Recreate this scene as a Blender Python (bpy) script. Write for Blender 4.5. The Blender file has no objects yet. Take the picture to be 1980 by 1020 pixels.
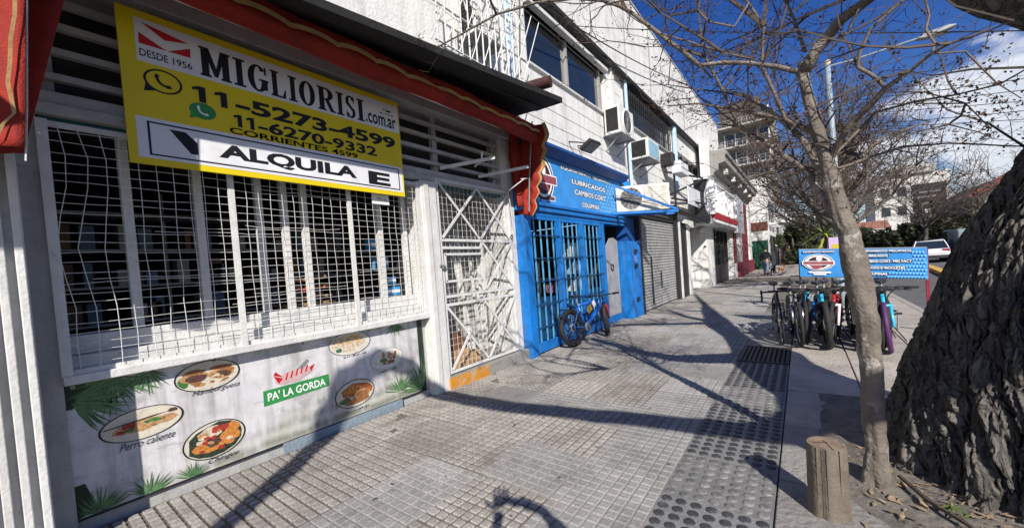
import bpy, bmesh, math, random
from mathutils import Vector, Matrix, noise
R = math.radians
rnd = random.Random(7)
S = bpy.context.scene
COL = S.collection

# ------------------------------------------------------------------ camera
cam_d = bpy.data.cameras.new('camera'); cam = bpy.data.objects.new('camera', cam_d); COL.objects.link(cam)
rt = Vector((0.59953, -0.79685, -0.07476)); dn = Vector((-0.06638, 0.04359, -0.99684)); fw = Vector((0.79759, 0.60260, -0.02676))
mw = Matrix.Identity(4)
for i in range(3):
    mw[i][0] = rt[i]; mw[i][1] = -dn[i]; mw[i][2] = -fw[i]
mw[2][3] = 1.5
cam.matrix_world = mw
cam_d.sensor_width = 36; cam_d.lens = 36 * 745 / 1980; cam_d.shift_y = 30 / 1980
cam_d.clip_start = 0.05; cam_d.clip_end = 900
S.camera = cam

# ------------------------------------------------------------------ sky, sun, exposure
SUN_EL, SUN_ROT = R(34), R(230)
w = bpy.data.worlds.new('World'); S.world = w; w.use_nodes = True
nt = w.node_tree; nt.nodes.clear()
def nn(t, **k):
    n = nt.nodes.new(t)
    for a, b in k.items(): setattr(n, a, b)
    return n
out = nn('ShaderNodeOutputWorld'); bg = nn('ShaderNodeBackground'); bg.inputs['Strength'].default_value = 0.05
sky = nn('ShaderNodeTexSky', sky_type='NISHITA', sun_disc=False, sun_elevation=SUN_EL, sun_rotation=SUN_ROT)
sky.air_density = 1.0; sky.dust_density = 0.3; sky.ozone_density = 3.0
hs = nn('ShaderNodeHueSaturation'); hs.inputs['Saturation'].default_value = 1.35; hs.inputs['Value'].default_value = 1.5; hs.inputs['Hue'].default_value = 0.523
nt.links.new(sky.outputs[0], hs.inputs['Color'])
tc = nn('ShaderNodeTexCoord')
def mth(op, a, b=None, clamp=False):
    n = nn('ShaderNodeMath', operation=op, use_clamp=clamp)
    for i, x in enumerate((a, b)):
        if x is None: continue
        if isinstance(x, (int, float)): n.inputs[i].default_value = x
        else: nt.links.new(x, n.inputs[i])
    return n.outputs[0]
nz = nn('ShaderNodeTexNoise'); nz.inputs['Scale'].default_value = 7; nz.inputs['Detail'].default_value = 7; nz.inputs['Roughness'].default_value = 0.55
mp = nn('ShaderNodeMapping'); mp.inputs['Scale'].default_value = (1, 1, 2.0)
nt.links.new(tc.outputs['Generated'], mp.inputs['Vector']); nt.links.new(mp.outputs[0], nz.inputs['Vector'])
sep = nn('ShaderNodeSeparateXYZ'); nt.links.new(tc.outputs['Generated'], sep.inputs[0])
def cloud(az, el, rad, squash):
    c = Vector((math.cos(R(el)) * math.cos(R(az)), math.cos(R(el)) * math.sin(R(az)), math.sin(R(el))))
    sb = nn('ShaderNodeVectorMath', operation='SUBTRACT'); nt.links.new(tc.outputs['Generated'], sb.inputs[0]); sb.inputs[1].default_value = c
    ml = nn('ShaderNodeVectorMath', operation='MULTIPLY'); nt.links.new(sb.outputs[0], ml.inputs[0]); ml.inputs[1].default_value = (1, 1, squash)
    ln = nn('ShaderNodeVectorMath', operation='LENGTH'); nt.links.new(ml.outputs[0], ln.inputs[0])
    return mth('MULTIPLY', mth('SUBTRACT', rad, ln.outputs['Value']), 1 / rad)
f = None
for a in [(-18, 10.5, .17, 1.5), (-7, 8, .075, 1.2), (150, 12, .3, 1.8), (-110, 12, .2, 2.0), (-14, 2, .16, 4), (-4, 1, .12, 4)]:
    g = cloud(*a); f = g if f is None else mth('MAXIMUM', f, g)
dens = mth('ADD', f, mth('MULTIPLY', mth('SUBTRACT', nz.outputs['Fac'], 0.5), 2.0))
fac = mth('MULTIPLY', mth('MULTIPLY', dens, 3.4, True), 0.93)
mx = nn('ShaderNodeMix', data_type='RGBA'); nt.links.new(fac, mx.inputs['Factor'])
ccol = nn('ShaderNodeMix', data_type='RGBA'); nt.links.new(mth('MULTIPLY', dens, 0.9, True), ccol.inputs['Factor'])
ccol.inputs['A'].default_value = (13.5, 13.8, 14.5, 1); ccol.inputs['B'].default_value = (9, 10, 11.5, 1)
nt.links.new(hs.outputs[0], mx.inputs['A']); nt.links.new(ccol.outputs['Result'], mx.inputs['B'])
nt.links.new(mx.outputs['Result'], bg.inputs['Color']); nt.links.new(bg.outputs[0], out.inputs[0])

sun_d = bpy.data.lights.new('sun', 'SUN'); sun_d.energy = 4.6; sun_d.angle = R(0.53); sun_d.color = (1, 0.935, 0.845)
sun = bpy.data.objects.new('sun', sun_d); COL.objects.link(sun); sun.location = (-20, -17, 20)
tosun = Vector((math.cos(SUN_EL) * math.sin(SUN_ROT), math.cos(SUN_EL) * math.cos(SUN_ROT), math.sin(SUN_EL)))
sun.rotation_euler = tosun.to_track_quat('Z', 'Y').to_euler()
S.render.engine = 'CYCLES'
vs = S.view_settings; vs.view_transform = 'Standard'; vs.look = 'None'; vs.gamma = 1; vs.exposure = 0.52; vs.use_curve_mapping = False

# ------------------------------------------------------------------ materials
MC = {}
def M(name, col, rough=.6, var=.18, scale=5, bump=0., bscale=40, metal=0., dirt=None, streak=0., spec=.35, rv=0.):
    """base colour broken up by noise; dirt=(colour, scale, lo, hi); streak = rain-stain amount; rv = per-object value change"""
    if name in MC: return MC[name]
    m = bpy.data.materials.new(name); m.use_nodes = True; MC[name] = m
    t = m.node_tree; b = t.nodes['Principled BSDF']; N = t.nodes.new; K = t.links.new
    b.inputs['Roughness'].default_value = rough; b.inputs['Metallic'].default_value = metal; b.inputs['Specular IOR Level'].default_value = spec
    geo = N('ShaderNodeNewGeometry'); pos = geo.outputs['Position']
    n1 = N('ShaderNodeTexNoise'); n1.inputs['Scale'].default_value = scale; n1.inputs['Detail'].default_value = 6; n1.inputs['Roughness'].default_value = .65; K(pos, n1.inputs['Vector'])
    r1 = N('ShaderNodeMapRange'); r1.inputs['From Min'].default_value = .3; r1.inputs['From Max'].default_value = .7; K(n1.outputs['Fac'], r1.inputs['Value'])
    mx = N('ShaderNodeMix'); mx.data_type = 'RGBA'; K(r1.outputs[0], mx.inputs['Factor'])
    mx.inputs['A'].default_value = (*[c * (1 - var) for c in col], 1); mx.inputs['B'].default_value = (*[min(.95, c * (1 + var * .7)) for c in col], 1)
    c = mx.outputs['Result']
    def over(c, facsock, col2, amt):
        q = N('ShaderNodeMath'); q.operation = 'MULTIPLY'; K(facsock, q.inputs[0]); q.inputs[1].default_value = amt
        o = N('ShaderNodeMix'); o.data_type = 'RGBA'; K(q.outputs[0], o.inputs['Factor']); K(c, o.inputs['A']); o.inputs['B'].default_value = (*col2, 1)
        return o.outputs['Result']
    if dirt:
        dc, ds, lo, hi = dirt
        n2 = N('ShaderNodeTexNoise'); n2.inputs['Scale'].default_value = ds; n2.inputs['Detail'].default_value = 9; n2.inputs['Roughness'].default_value = .7; K(pos, n2.inputs['Vector'])
        r2 = N('ShaderNodeMapRange'); r2.inputs['From Min'].default_value = lo; r2.inputs['From Max'].default_value = hi; K(n2.outputs['Fac'], r2.inputs['Value'])
        c = over(c, r2.outputs[0], dc, .85)
    if streak:
        mp = N('ShaderNodeMapping'); mp.inputs['Scale'].default_value = (7, 7, .45); K(pos, mp.inputs['Vector'])
        n3 = N('ShaderNodeTexNoise'); n3.inputs['Scale'].default_value = 1.3; n3.inputs['Detail'].default_value = 6; n3.inputs['Roughness'].default_value = .6; K(mp.outputs[0], n3.inputs['Vector'])
        r3 = N('ShaderNodeMapRange'); r3.inputs['From Min'].default_value = .48; r3.inputs['From Max'].default_value = .75; K(n3.outputs['Fac'], r3.inputs['Value'])
        c = over(c, r3.outputs[0], (.16, .15, .13), streak)
    if rv:
        oi = N('ShaderNodeObjectInfo'); h = N('ShaderNodeHueSaturation'); r4 = N('ShaderNodeMapRange'); r4.inputs['To Min'].default_value = 1 - rv; r4.inputs['To Max'].default_value = 1 + rv
        K(oi.outputs['Random'], r4.inputs['Value']); K(r4.outputs[0], h.inputs['Value']); K(c, h.inputs['Color']); c = h.outputs['Color']
    K(c, b.inputs['Base Color'])
    rr = N('ShaderNodeMapRange'); rr.inputs['To Min'].default_value = max(0, rough - .08); rr.inputs['To Max'].default_value = min(1, rough + .1); K(n1.outputs['Fac'], rr.inputs['Value']); K(rr.outputs[0], b.inputs['Roughness'])
    if bump:
        n4 = N('ShaderNodeTexNoise'); n4.inputs['Scale'].default_value = bscale; n4.inputs['Detail'].default_value = 5; K(pos, n4.inputs['Vector'])
        bp = N('ShaderNodeBump'); bp.inputs['Strength'].default_value = bump; bp.inputs['Distance'].default_value = .02; K(n4.outputs['Fac'], bp.inputs['Height']); K(bp.outputs[0], b.inputs['Normal'])
    return m

WHITE = M('white_paint', (.64, .64, .625), .55, .12, 9, .25, 60, dirt=((.30, .28, .25), 11, .60, .78), streak=.22)
WALL = M('white_wall', (.70, .70, .68), .8, .10, 2.2, .4, 25, dirt=((.38, .36, .32), 1.8, .54, .80), streak=.34)
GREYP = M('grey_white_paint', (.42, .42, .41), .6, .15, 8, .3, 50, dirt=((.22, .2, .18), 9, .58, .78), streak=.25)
GREYM = M('grey_metal', (.30, .31, .32), .45, .2, 9, .1, 60, metal=.3)
BLACKM = M('black_metal', (.022, .022, .024), .45, .3, 12, .1)
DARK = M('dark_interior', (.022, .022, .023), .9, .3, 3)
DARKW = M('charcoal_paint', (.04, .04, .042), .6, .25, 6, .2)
SOFFIT = M('black_sheet', (.016, .016, .016), .85, .35, 4, .4, 30, dirt=((.05, .048, .045), 5, .6, .85))  # near black, blotched slightly paler
BLUE = M('blue_paint', (.006, .165, .53), .45, .28, 4, .25, 40, dirt=((.03, .075, .17), 6, .55, .74), streak=.3)
BLUED = M('blue_sign_print', (.045, .27, .66), .4, .2, 3)
BLUEL = M('pale_blue_pipe', (.42, .55, .68), .5, .12, 7, .1)
RED = M('red_fabric', (.30, .024, .014), .8, .3, 3, .35, 120, dirt=((.16, .016, .014), 4, .5, .75))
GOLD = M('gold_trim', (.46, .29, .12), .75, .25, 12, .2)
YEL = M('yellow_sign', (.72, .56, .012), .42, .05, 3, spec=.3)
SIGNW = M('sign_white', (.70, .71, .75), .42, .05, 3, spec=.3)
BLK = M('black_print', (.010, .010, .013), .5, .2, 10)
NAVY = M('navy_print', (.012, .014, .04), .5, .2, 10)
REDP = M('red_print', (.50, .012, .022), .5, .08, 6)
GREENP = M('green_print', (.035, .26, .07), .5, .25, 9)
PRINTW = M('white_print', (.82, .82, .82), .5, .05, 6)
GLASS = M('window_glass', (.016, .024, .034), .06, .2, 1, spec=.8)
CONC = M('concrete', (.27, .26, .245), .85, .25, 3, .8, 28, dirt=((.10, .095, .09), 3, .48, .72), rv=.1)
PALEC = M('pale_concrete', (.40, .365, .32), .85, .2, 2, .7, 26, dirt=((.19, .17, .155), 2.2, .48, .74), rv=.08)
TILE = M('warm_tile', (.305, .288, .266), .75, .25, 7, .45, 60, dirt=((.125, .115, .105), 1.6, .48, .72), rv=.19)
TILEG = M('grey_tile', (.295, .29, .28), .75, .22, 7, .45, 60, dirt=((.12, .118, .115), 2.0, .50, .74), rv=.17)
GROUT = M('grout', (.155, .138, .115), .9, .3, 9, .4)
TACT = M('tactile_grey', (.20, .20, .20), .6, .2, 8, .3, 60, dirt=((.28, .27, .25), 4, .52, .78), rv=.10)
DOT = M('tactile_dot', (.048, .050, .054), .5, .35, 14, .2, dirt=((.20, .19, .18), 6, .56, .78))
IRON = M('cast_iron', (.06, .058, .055), .55, .3, 14, .3, metal=.3)
ASPH = M('asphalt', (.12, .12, .12), .9, .18, 1.2, .4, 90)
SOIL = M('packed_soil', (.17, .155, .135), .95, .35, 4, .9, 18, dirt=((.07, .06, .05), 7, .5, .7))
YKERB = M('yellow_kerb', (.62, .40, .08), .7, .2, 4, .2, dirt=((.3, .25, .18), 5, .58, .8))
ORANGE = M('orange_paint', (.55, .24, .025), .7, .2, 8, .3, dirt=((.38, .36, .33), 9, .50, .62))
BARK1 = M('smooth_bark', (.165, .140, .118), .75, .4, 8, .6, 50, dirt=((.42, .40, .37), 6, .55, .66))
BARK2 = M('rough_bark', (.130, .120, .108), .9, .4, 7, .7, 60, dirt=((.30, .285, .27), 4, .56, .76), streak=.5)
TWIG = M('twig_bark', (.085, .065, .052), .8, .35, 6)
POD = M('seed_pod', (.10, .06, .035), .8, .5, 4, rv=.2)
def bark_relief():
    t = BARK2.node_tree; N = t.nodes.new; K = t.links.new; b = t.nodes['Principled BSDF']; old = b.inputs['Normal'].links[0].from_node; geo = N('ShaderNodeNewGeometry')
    nz_ = N('ShaderNodeTexNoise'); nz_.inputs['Scale'].default_value = 3; K(geo.outputs['Position'], nz_.inputs['Vector']); ad = N('ShaderNodeVectorMath'); ad.operation = 'MULTIPLY_ADD'; K(nz_.outputs['Color'], ad.inputs[0]); ad.inputs[1].default_value = (.12, .12, .12); K(geo.outputs['Position'], ad.inputs[2])
    mp_ = N('ShaderNodeMapping'); mp_.inputs['Scale'].default_value = (17, 17, 3.2); mp_.inputs['Rotation'].default_value = (.25, 0, 0); K(ad.outputs[0], mp_.inputs[0]); v = N('ShaderNodeTexVoronoi'); v.feature = 'DISTANCE_TO_EDGE'; v.inputs['Scale'].default_value = 1; K(mp_.outputs[0], v.inputs['Vector'])
    r = N('ShaderNodeMapRange'); r.inputs['From Max'].default_value = .22; K(v.outputs['Distance'], r.inputs['Value']); bp = N('ShaderNodeBump'); bp.inputs['Strength'].default_value = 1.0; bp.inputs['Distance'].default_value = .035; K(r.outputs[0], bp.inputs['Height']); K(old.outputs[0], bp.inputs['Normal']); K(bp.outputs[0], b.inputs['Normal'])
bark_relief()
LOG = M('weathered_log', (.15, .125, .095), .8, .35, 12, .35, 60, dirt=((.11, .085, .06), 9, .56, .75), streak=.75)
LOGT = M('log_end', (.27, .195, .14), .8, .3, 14, .4)
WOODB = M('brown_board', (.20, .085, .045), .6, .3, 8, .2, streak=.3)
PLY = M('pale_plank', (.45, .28, .14), .7, .25, 9, .2)
RUB = M('tyre_rubber', (.022, .022, .023), .75, .25, 20, .2)
CHROME = M('bare_metal', (.55, .55, .56), .28, .1, 9, metal=.9)
GALV = M('lamp_pole_paint', (.27, .33, .37), .5, .15, 6, .1)

# ------------------------------------------------------------------ mesh helpers
class MB:
    def __init__(s): s.v = []; s.f = []
    def quad(s, *p):
        i = len(s.v); s.v += [tuple(q) for q in p]; s.f.append(tuple(range(i, i + len(p)))); return s
    def box(s, x0, x1, y0, y1, z0, z1):
        i = len(s.v); s.v += [(x, y, z) for z in (z0, z1) for y in (y0, y1) for x in (x0, x1)]
        s.f += [tuple(i + k for k in q) for q in ((0, 2, 3, 1), (4, 5, 7, 6), (0, 1, 5, 4), (2, 6, 7, 3), (0, 4, 6, 2), (1, 3, 7, 5))]; return s
    def obox(s, c, ax, ay, az):
        c, ax, ay, az = map(Vector, (c, ax, ay, az)); i = len(s.v)
        s.v += [tuple(c + ax * a + ay * b + az * d) for d in (-1, 1) for b in (-1, 1) for a in (-1, 1)]
        s.f += [tuple(i + k for k in q) for q in ((0, 2, 3, 1), (4, 5, 7, 6), (0, 1, 5, 4), (2, 6, 7, 3), (0, 4, 6, 2), (1, 3, 7, 5))]; return s
    def bar(s, p0, p1, wd, hd, up=(0, 0, 1)):
        p0, p1 = Vector(p0), Vector(p1); d = p1 - p0; u = Vector(up); sd = d.cross(u)
        if sd.length < 1e-6: sd = d.cross(Vector((0, 1, 0)))
        sd.normalize(); u = sd.cross(d).normalized()
        return s.obox((p0 + p1) / 2, d / 2, sd * wd / 2, u * hd / 2)
    def tube(s, pts, r, n=6, cap=True):
        pts = [Vector(p) for p in pts]; m = len(pts)
        rr = r if isinstance(r, (list, tuple)) else [r] * m
        t = (pts[1] - pts[0]).normalized(); a = t.orthogonal().normalized(); i0 = len(s.v)
        for k, p in enumerate(pts):
            t2 = (pts[min(k + 1, m - 1)] - pts[max(k - 1, 0)])
            t2 = t2.normalized() if t2.length > 1e-9 else t
            a = (a - t2 * a.dot(t2)); a = a.normalized() if a.length > 1e-6 else t2.orthogonal().normalized(); b = t2.cross(a); t = t2
            s.v += [tuple(p + (a * math.cos(6.28319 * j / n) + b * math.sin(6.28319 * j / n)) * rr[k]) for j in range(n)]
        for k in range(m - 1):
            for j in range(n):
                q = i0 + k * n; s.f.append((q + j, q + (j + 1) % n, q + n + (j + 1) % n, q + n + j))
        if cap: s.f.append(tuple(i0 + j for j in reversed(range(n)))); s.f.append(tuple(i0 + (m - 1) * n + j for j in range(n)))
        return s
    def lathe(s, prof, n=16, c=(0, 0, 0), ax='z'):
        i0 = len(s.v); c = Vector(c)
        for r_, h in prof:
            for j in range(n):
                a = 6.28319 * j / n; x, y = r_ * math.cos(a), r_ * math.sin(a)
                s.v.append(tuple(c + Vector({'z': (x, y, h), 'y': (x, h, y), 'x': (h, x, y)}[ax])))
        for k in range(len(prof) - 1):
            for j in range(n):
                q = i0 + k * n; s.f.append((q + j, q + (j + 1) % n, q + n + (j + 1) % n, q + n + j))
        return s
    def torus(s, c, R0, r, n=28, m=8, ax='y', squash=1.):
        i0 = len(s.v); c = Vector(c)
        for j in range(n):
            a = 6.28319 * j / n
            for k in range(m):
                b = 6.28319 * k / m; q = R0 + r * math.cos(b); h = r * squash * math.sin(b)
                s.v.append(tuple(c + Vector({'y': (q * math.cos(a), h, q * math.sin(a)), 'z': (q * math.cos(a), q * math.sin(a), h), 'x': (h, q * math.cos(a), q * math.sin(a))}[ax])))
        for j in range(n):
            for k in range(m):
                s.f.append((i0 + j * m + k, i0 + ((j + 1) % n) * m + k, i0 + ((j + 1) % n) * m + (k + 1) % m, i0 + j * m + (k + 1) % m))
        return s
    def blob(s, c, rx, ry, rz, n=10, m=6, jit=0.):
        i0 = len(s.v); c = Vector(c)
        for k in range(m + 1):
            th = math.pi * k / m
            for j in range(n):
                a = 6.28319 * j / n; q = 1 + rnd.uniform(-jit, jit)
                s.v.append((c.x + rx * q * math.sin(th) * math.cos(a), c.y + ry * q * math.sin(th) * math.sin(a), c.z + rz * q * math.cos(th)))
        for k in range(m):
            for j in range(n): s.f.append((i0 + k * n + j, i0 + (k + 1) * n + j, i0 + (k + 1) * n + (j + 1) % n, i0 + k * n + (j + 1) % n))
        return s
    def prism(s, poly, fn, t0, t1):
        """poly of (a, b); fn(a, b, t) -> point; extruded from t0 to t1"""
        i = len(s.v); n = len(poly); s.v += [tuple(fn(a, b, t0)) for a, b in poly] + [tuple(fn(a, b, t1)) for a, b in poly]
        s.f.append(tuple(range(i, i + n))); s.f.append(tuple(range(i + 2 * n - 1, i + n - 1, -1)))
        for k in range(n): s.f.append((i + k, i + n + k, i + n + (k + 1) % n, i + (k + 1) % n))
        return s
    def grid(s, fn, nu, nv):
        i0 = len(s.v)
        for v in range(nv + 1):
            for u in range(nu + 1): s.v.append(tuple(fn(u / nu, v / nv)))
        for v in range(nv):
            for u in range(nu):
                q = i0 + v * (nu + 1) + u; s.f.append((q, q + 1, q + nu + 2, q + nu + 1))
        return s
    def build(s, name, mat, parent=None, smooth=False, bevel=0., solid=0.):
        me = bpy.data.meshes.new(name); o = Vector((0, 0, 0)); p = parent
        while p is not None: o = o + p.location; p = p.parent
        me.from_pydata([(x - o.x, y - o.y, z - o.z) for x, y, z in s.v], [], s.f)
        bm = bmesh.new(); bm.from_mesh(me); bmesh.ops.recalc_face_normals(bm, faces=bm.faces); bm.to_mesh(me); bm.free()
        if smooth:
            for p in me.polygons: p.use_smooth = True
        if mat: me.materials.append(mat)
        ob = bpy.data.objects.new(name, me); COL.objects.link(ob); ob.parent = parent
        if solid:
            m = ob.modifiers.new('s', 'SOLIDIFY'); m.thickness = solid; m.offset = 0
        if bevel:
            m = ob.modifiers.new('b', 'BEVEL'); m.width = bevel; m.segments = 2; m.limit_method = 'ANGLE'
        return ob
def B(*a): return MB().box(*a)
def tag(o, label=None, cat=None, group=None, kind=None):
    if label: o['label'] = label
    if cat: o['category'] = cat
    if group: o['group'] = group
    if kind: o['kind'] = kind
    return o
def thing(name, label, cat, loc=(0, 0, 0), group=None):
    o = bpy.data.objects.new(name, None); COL.objects.link(o); o.location = loc; o.empty_display_size = .1
    return tag(o, label, cat, group)
def struct(name, mb, mat, **k): return tag(mb.build(name, mat, **k), kind='structure')
def copy_tree(o, parent=None):
    c = o.copy(); COL.objects.link(c); c.parent = parent
    for ch in list(o.children): copy_tree(ch, c)
    return c
def remat(o, mp):
    """give a copied tree its own materials by part name"""
    for ch in [o] + list(o.children_recursive):
        k = ch.name.split('.')[0]
        if k in mp and ch.type == 'MESH' and ch.material_slots:
            ch.material_slots[0].link = 'OBJECT'; ch.material_slots[0].material = mp[k]

# lettering: built-in font -> flat mesh on a wall that faces -y (or any frame given by origin, right, up)
def text(s, name, mat, parent, x0, x1, z0, z1, y, bold=0., shear=0., fr=None, ext=.0012):
    cu = bpy.data.curves.new('t', 'FONT'); cu.body = s; cu.size = 1; cu.offset = bold; cu.shear = shear; cu.resolution_u = 3
    t = bpy.data.objects.new('t', cu); COL.objects.link(t); dg = bpy.context.evaluated_depsgraph_get(); dg.update()
    me = bpy.data.meshes.new_from_object(t.evaluated_get(dg)); bpy.data.objects.remove(t)
    vs_ = [v.co.copy() for v in me.vertices]; fs = [tuple(p.vertices) for p in me.polygons]; bpy.data.meshes.remove(me)
    a0, a1 = min(v.x for v in vs_), max(v.x for v in vs_); b0, b1 = min(v.y for v in vs_), max(v.y for v in vs_)
    mb = MB()
    for v in vs_:
        a = x0 + (v.x - a0) / (a1 - a0) * (x1 - x0); b = z0 + (v.y - b0) / (b1 - b0) * (z1 - z0)
        mb.v.append((a, y, b) if fr is None else tuple(fr(a, b, y)))
    mb.f = fs
    return mb.build(name, mat, parent)
def ell(cx, cz, rx, rz, y, n=28, rot=0., a0=0, a1=360, inner=None, fr=None):
    """flat ellipse or ring on a wall"""
    mb = MB(); fr = fr or (lambda a, b, t: (a, t, b)); c, s_ = math.cos(R(rot)), math.sin(R(rot))
    def p(a, k): x, z = rx * k * math.cos(R(a)), rz * k * math.sin(R(a)); return fr(cx + x * c - z * s_, cz + x * s_ + z * c, y)
    if inner is None: mb.quad(*[p(a0 + (a1 - a0) * i / n, 1) for i in range(n)])
    else:
        for i in range(n):
            q0, q1 = a0 + (a1 - a0) * i / n, a0 + (a1 - a0) * (i + 1) / n
            mb.quad(p(q0, 1), p(q1, 1), p(q1, inner), p(q0, inner))
    return mb
# ================================================================== GROUND
struct('ground', B(-60, 400, -200, 200, -1.0, -.16), M('far_ground', (.16, .15, .13), .95, .3, .2))
struct('road', B(-40, 200, -16, -2.05, -.158, -.13), ASPH)
struct('sidewalk', B(-8, 26, -1.9, 4.2, -.155, -.03), GROUT)
struct('sidewalk_beyond', B(26.02, 190, -1.9, 3.6, -.155, -.004), PALEC)
kerb = struct('kerb', B(-8, 190, -2.045, -1.905, -.156, -.015), M('kerb_stone', (.34, .32, .30), .85, .2, 3, .3), bevel=.02)
# pavement tiles: one mesh with raised pads, every tile a child of the sidewalk
sidewalk = bpy.data.objects['sidewalk']
def pad_tile(name, n, gap, hgt, mat, dead=()):
    mb = MB(); L = .597; h0 = -.012
    mb.box(-L / 2, L / 2, -L / 2, L / 2, -.028, h0); s = L / n
    for i in range(n):
        for j in range(n):
            if (i, j) in dead: continue
            cx, cy = -L / 2 + (i + .5) * s, -L / 2 + (j + .5) * s; a, b = s / 2 - gap / 2, s / 2 - gap / 2 - .005; k = len(mb.v)
            mb.v += [(cx + sx * q, cy + sy * q, z) for q, z in ((a, h0), (b, h0 + hgt)) for sx, sy in ((-1, -1), (1, -1), (1, 1), (-1, 1))]
            mb.f += [(k + 4, k + 5, k + 6, k + 7)] + [(k + q, k + (q + 1) % 4, k + 4 + (q + 1) % 4, k + 4 + q) for q in range(4)]
    o = mb.build(name, mat, sidewalk); o.data.materials.append(GROUT if mat is TILE else M('pale_grout', (.25, .24, .215), .9, .25, 9, .3))
    for p in o.data.polygons[:6]: p.material_index = 1
    return o
protoA = pad_tile('paving_tile', 8, .017, .011, TILE)
protoB = pad_tile('paving_tile', 8, .009, .008, TILEG)
protoC = pad_tile('paving_tile', 8, .017, .012, TILE, dead={(1, 2), (1, 3), (2, 3), (5, 6)})
used = set()
worn = B(-.2985, .2985, -.2985, .2985, -.028, -.002).build('paving_tile', CONC, sidewalk, bevel=.006)
for i in range(-4, 37):
    for j in range(5):
        if len(used) > 0 and i > 32: continue
        p = protoB if (j == 0 or (j == 1 and rnd.random() < .55) or (j == 2 and rnd.random() < .25)) else (protoA if rnd.random() < .86 else protoC)
        if (i, j) in ((2, 3), (7, 1), (9, 4), (12, 2), (16, 3), (5, 0), (14, 0)): p = worn
        if p in used: o = p.copy(); COL.objects.link(o)
        else: o = p; used.add(p)
        o.location = (2.06 + .6 * (i + .5), .79 + .6 * (j + .5), rnd.uniform(-.003, .003) + .0 - (0 if i < 14 else .002))
        o.rotation_euler = (rnd.uniform(-.006, .006), rnd.uniform(-.006, .006), rnd.uniform(-.004, .004) + rnd.choice((0, math.pi)))
        if (i, j) == (0, 1): o.location.z += .012; o.rotation_euler.x = .02
# tactile strip: 7 x 7 domes
def tact_tile():
    L = .595; t = B(-L / 2, L / 2, -L / 2, L / 2, -.028, -.008).build('tactile_tile', TACT, sidewalk)
    mb = MB(); s = L / 7
    for i in range(7):
        for j in range(7):
            mb.lathe([(.033, -.0085), (.030, -.003), (.020, .0005), (.001, .001)], 10, (-L / 2 + (i + .5) * s, -L / 2 + (j + .5) * s, 0))
    mb.build('dome', DOT, t); tag(t.children[0], kind='stuff'); return t
tt = tact_tile(); first = True
for i in range(-4, 7):
    o = tt if first else copy_tree(tt, sidewalk); first = False
    if i in (1, 4): remat(o, dict(dome=M('worn_dome', (.13, .13, .13), .6, .4, 9, .3, dirt=((.24, .235, .22), 5, .46, .6))))
    o.location = (1.88 + .6 * (i + .5), .492, rnd.uniform(-.002, .003)); o.rotation_euler = (rnd.uniform(-.006, .006), rnd.uniform(-.006, .006), rnd.choice((0, 1, 2)) * math.pi / 2)
for i in range(7):
    B(7.16 + i * .6, 7.755 + i * .6, .195, .785, -.028, -.008).build('tactile_tile', TACT, sidewalk)
gr = thing('metal_grating', 'dark metal drain grating with long slots set flush in the pavement', 'grating', (6.47, .49, 0))
B(6.09 + .02, 7.13, .2, .78, -.028, -.02).build('pit', DARK, gr)
fr = MB()
for a in (.2, .745): fr.box(6.11, 7.13, a, a + .035, -.02, .0)
for a in (6.11, 7.095): fr.box(a, a + .035, .236, .744, -.02, -.0005)
fr.build('frame', IRON, gr)
for k in range(9): B(6.147, 7.093, .255 + k * .055, .255 + k * .055 + .034, -.018, -.003).build('bar', IRON, gr)
# slabs between the tactile strip and the kerb
xs = [-3, -1.6, -.4, .9, 2.2, 3.0]
for a, b in zip(xs[:-1], xs[1:]):
    B(a + .006, b - .006, -.42, .185, -.03, rnd.uniform(-.012, -.004)).build('concrete_slab', CONC, sidewalk, bevel=.006)
for a, b in zip([3.0, 4.0, 5.0, 5.9], [4.0, 5.0, 5.9, 7.1]):
    B(a + .006, b - .006, -.05 if a < 3.5 else -.42, .185, -.03, rnd.uniform(-.012, -.004)).build('concrete_slab', CONC if a < 3.5 else PALEC, sidewalk, bevel=.006)
for a in range(7):
    for b, c in ((-.42, .185), (-1.15, -.43), (-1.9, -1.16)):
        x0 = 5.0 + a * 1.5
        if b > -.43 and x0 < 7.1: x0 = max(x0, 7.11)
        if x0 < 5.0 + (a + 1) * 1.5 - .1: B(x0 + .006, 5.0 + (a + 1) * 1.5 - .006, b + .004, c - .004, -.03, rnd.uniform(-.012, -.005)).build('concrete_slab', PALEC, sidewalk, bevel=.005)
def soil(u, v):
    x, y = -2 + 7.2 * u, -.30 - 1.62 * v
    if x > 2.7: y += .25 * min(1, (x - 2.7) / .4) * (1 - v)
    d = math.hypot(x - 3.85, (y + 1.3)); z = -.008 + .10 * max(0, 1 - d / 1.5)
    e = min(u, v, 1 - u, 1 - v) * 8
    return x, y, z * min(1, e) - .012 * (1 - min(1, e)) + min(1, e) * (.022 * noise.noise(Vector((x * 3, y * 3, 0))) + .012 * noise.noise(Vector((x * 11, y * 11, 2))))
struct('tree_pit_soil', MB().grid(soil, 150, 60), SOIL, smooth=True)
lit = MB()
for k in range(420):
    x = rnd.gauss(3.2, .55); y = rnd.gauss(-.62, .28)
    if y > -.12 or x < 1.8: continue
    a = rnd.uniform(0, 6.28); l = rnd.uniform(.012, .04); wd = l * rnd.uniform(.15, .45); z = soil((x + 2) / 7.2, min(1, max(0, (-y - .12) / 1.62)))[2] + .012
    d = Vector((math.cos(a), math.sin(a), rnd.uniform(-.1, .3))) * l; n_ = Vector((-math.sin(a), math.cos(a), 0)) * wd; c = Vector((x, y, z))
    lit.quad(c - d, c + n_, c + d, c - n_)
tag(lit.build('leaf_litter', M('dry_leaf', (.30, .22, .14), .8, .5, 30)), 'dry leaf litter and chips scattered on soil round the tree trunks', 'leaf litter', kind='stuff')
lv = MB()
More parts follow.
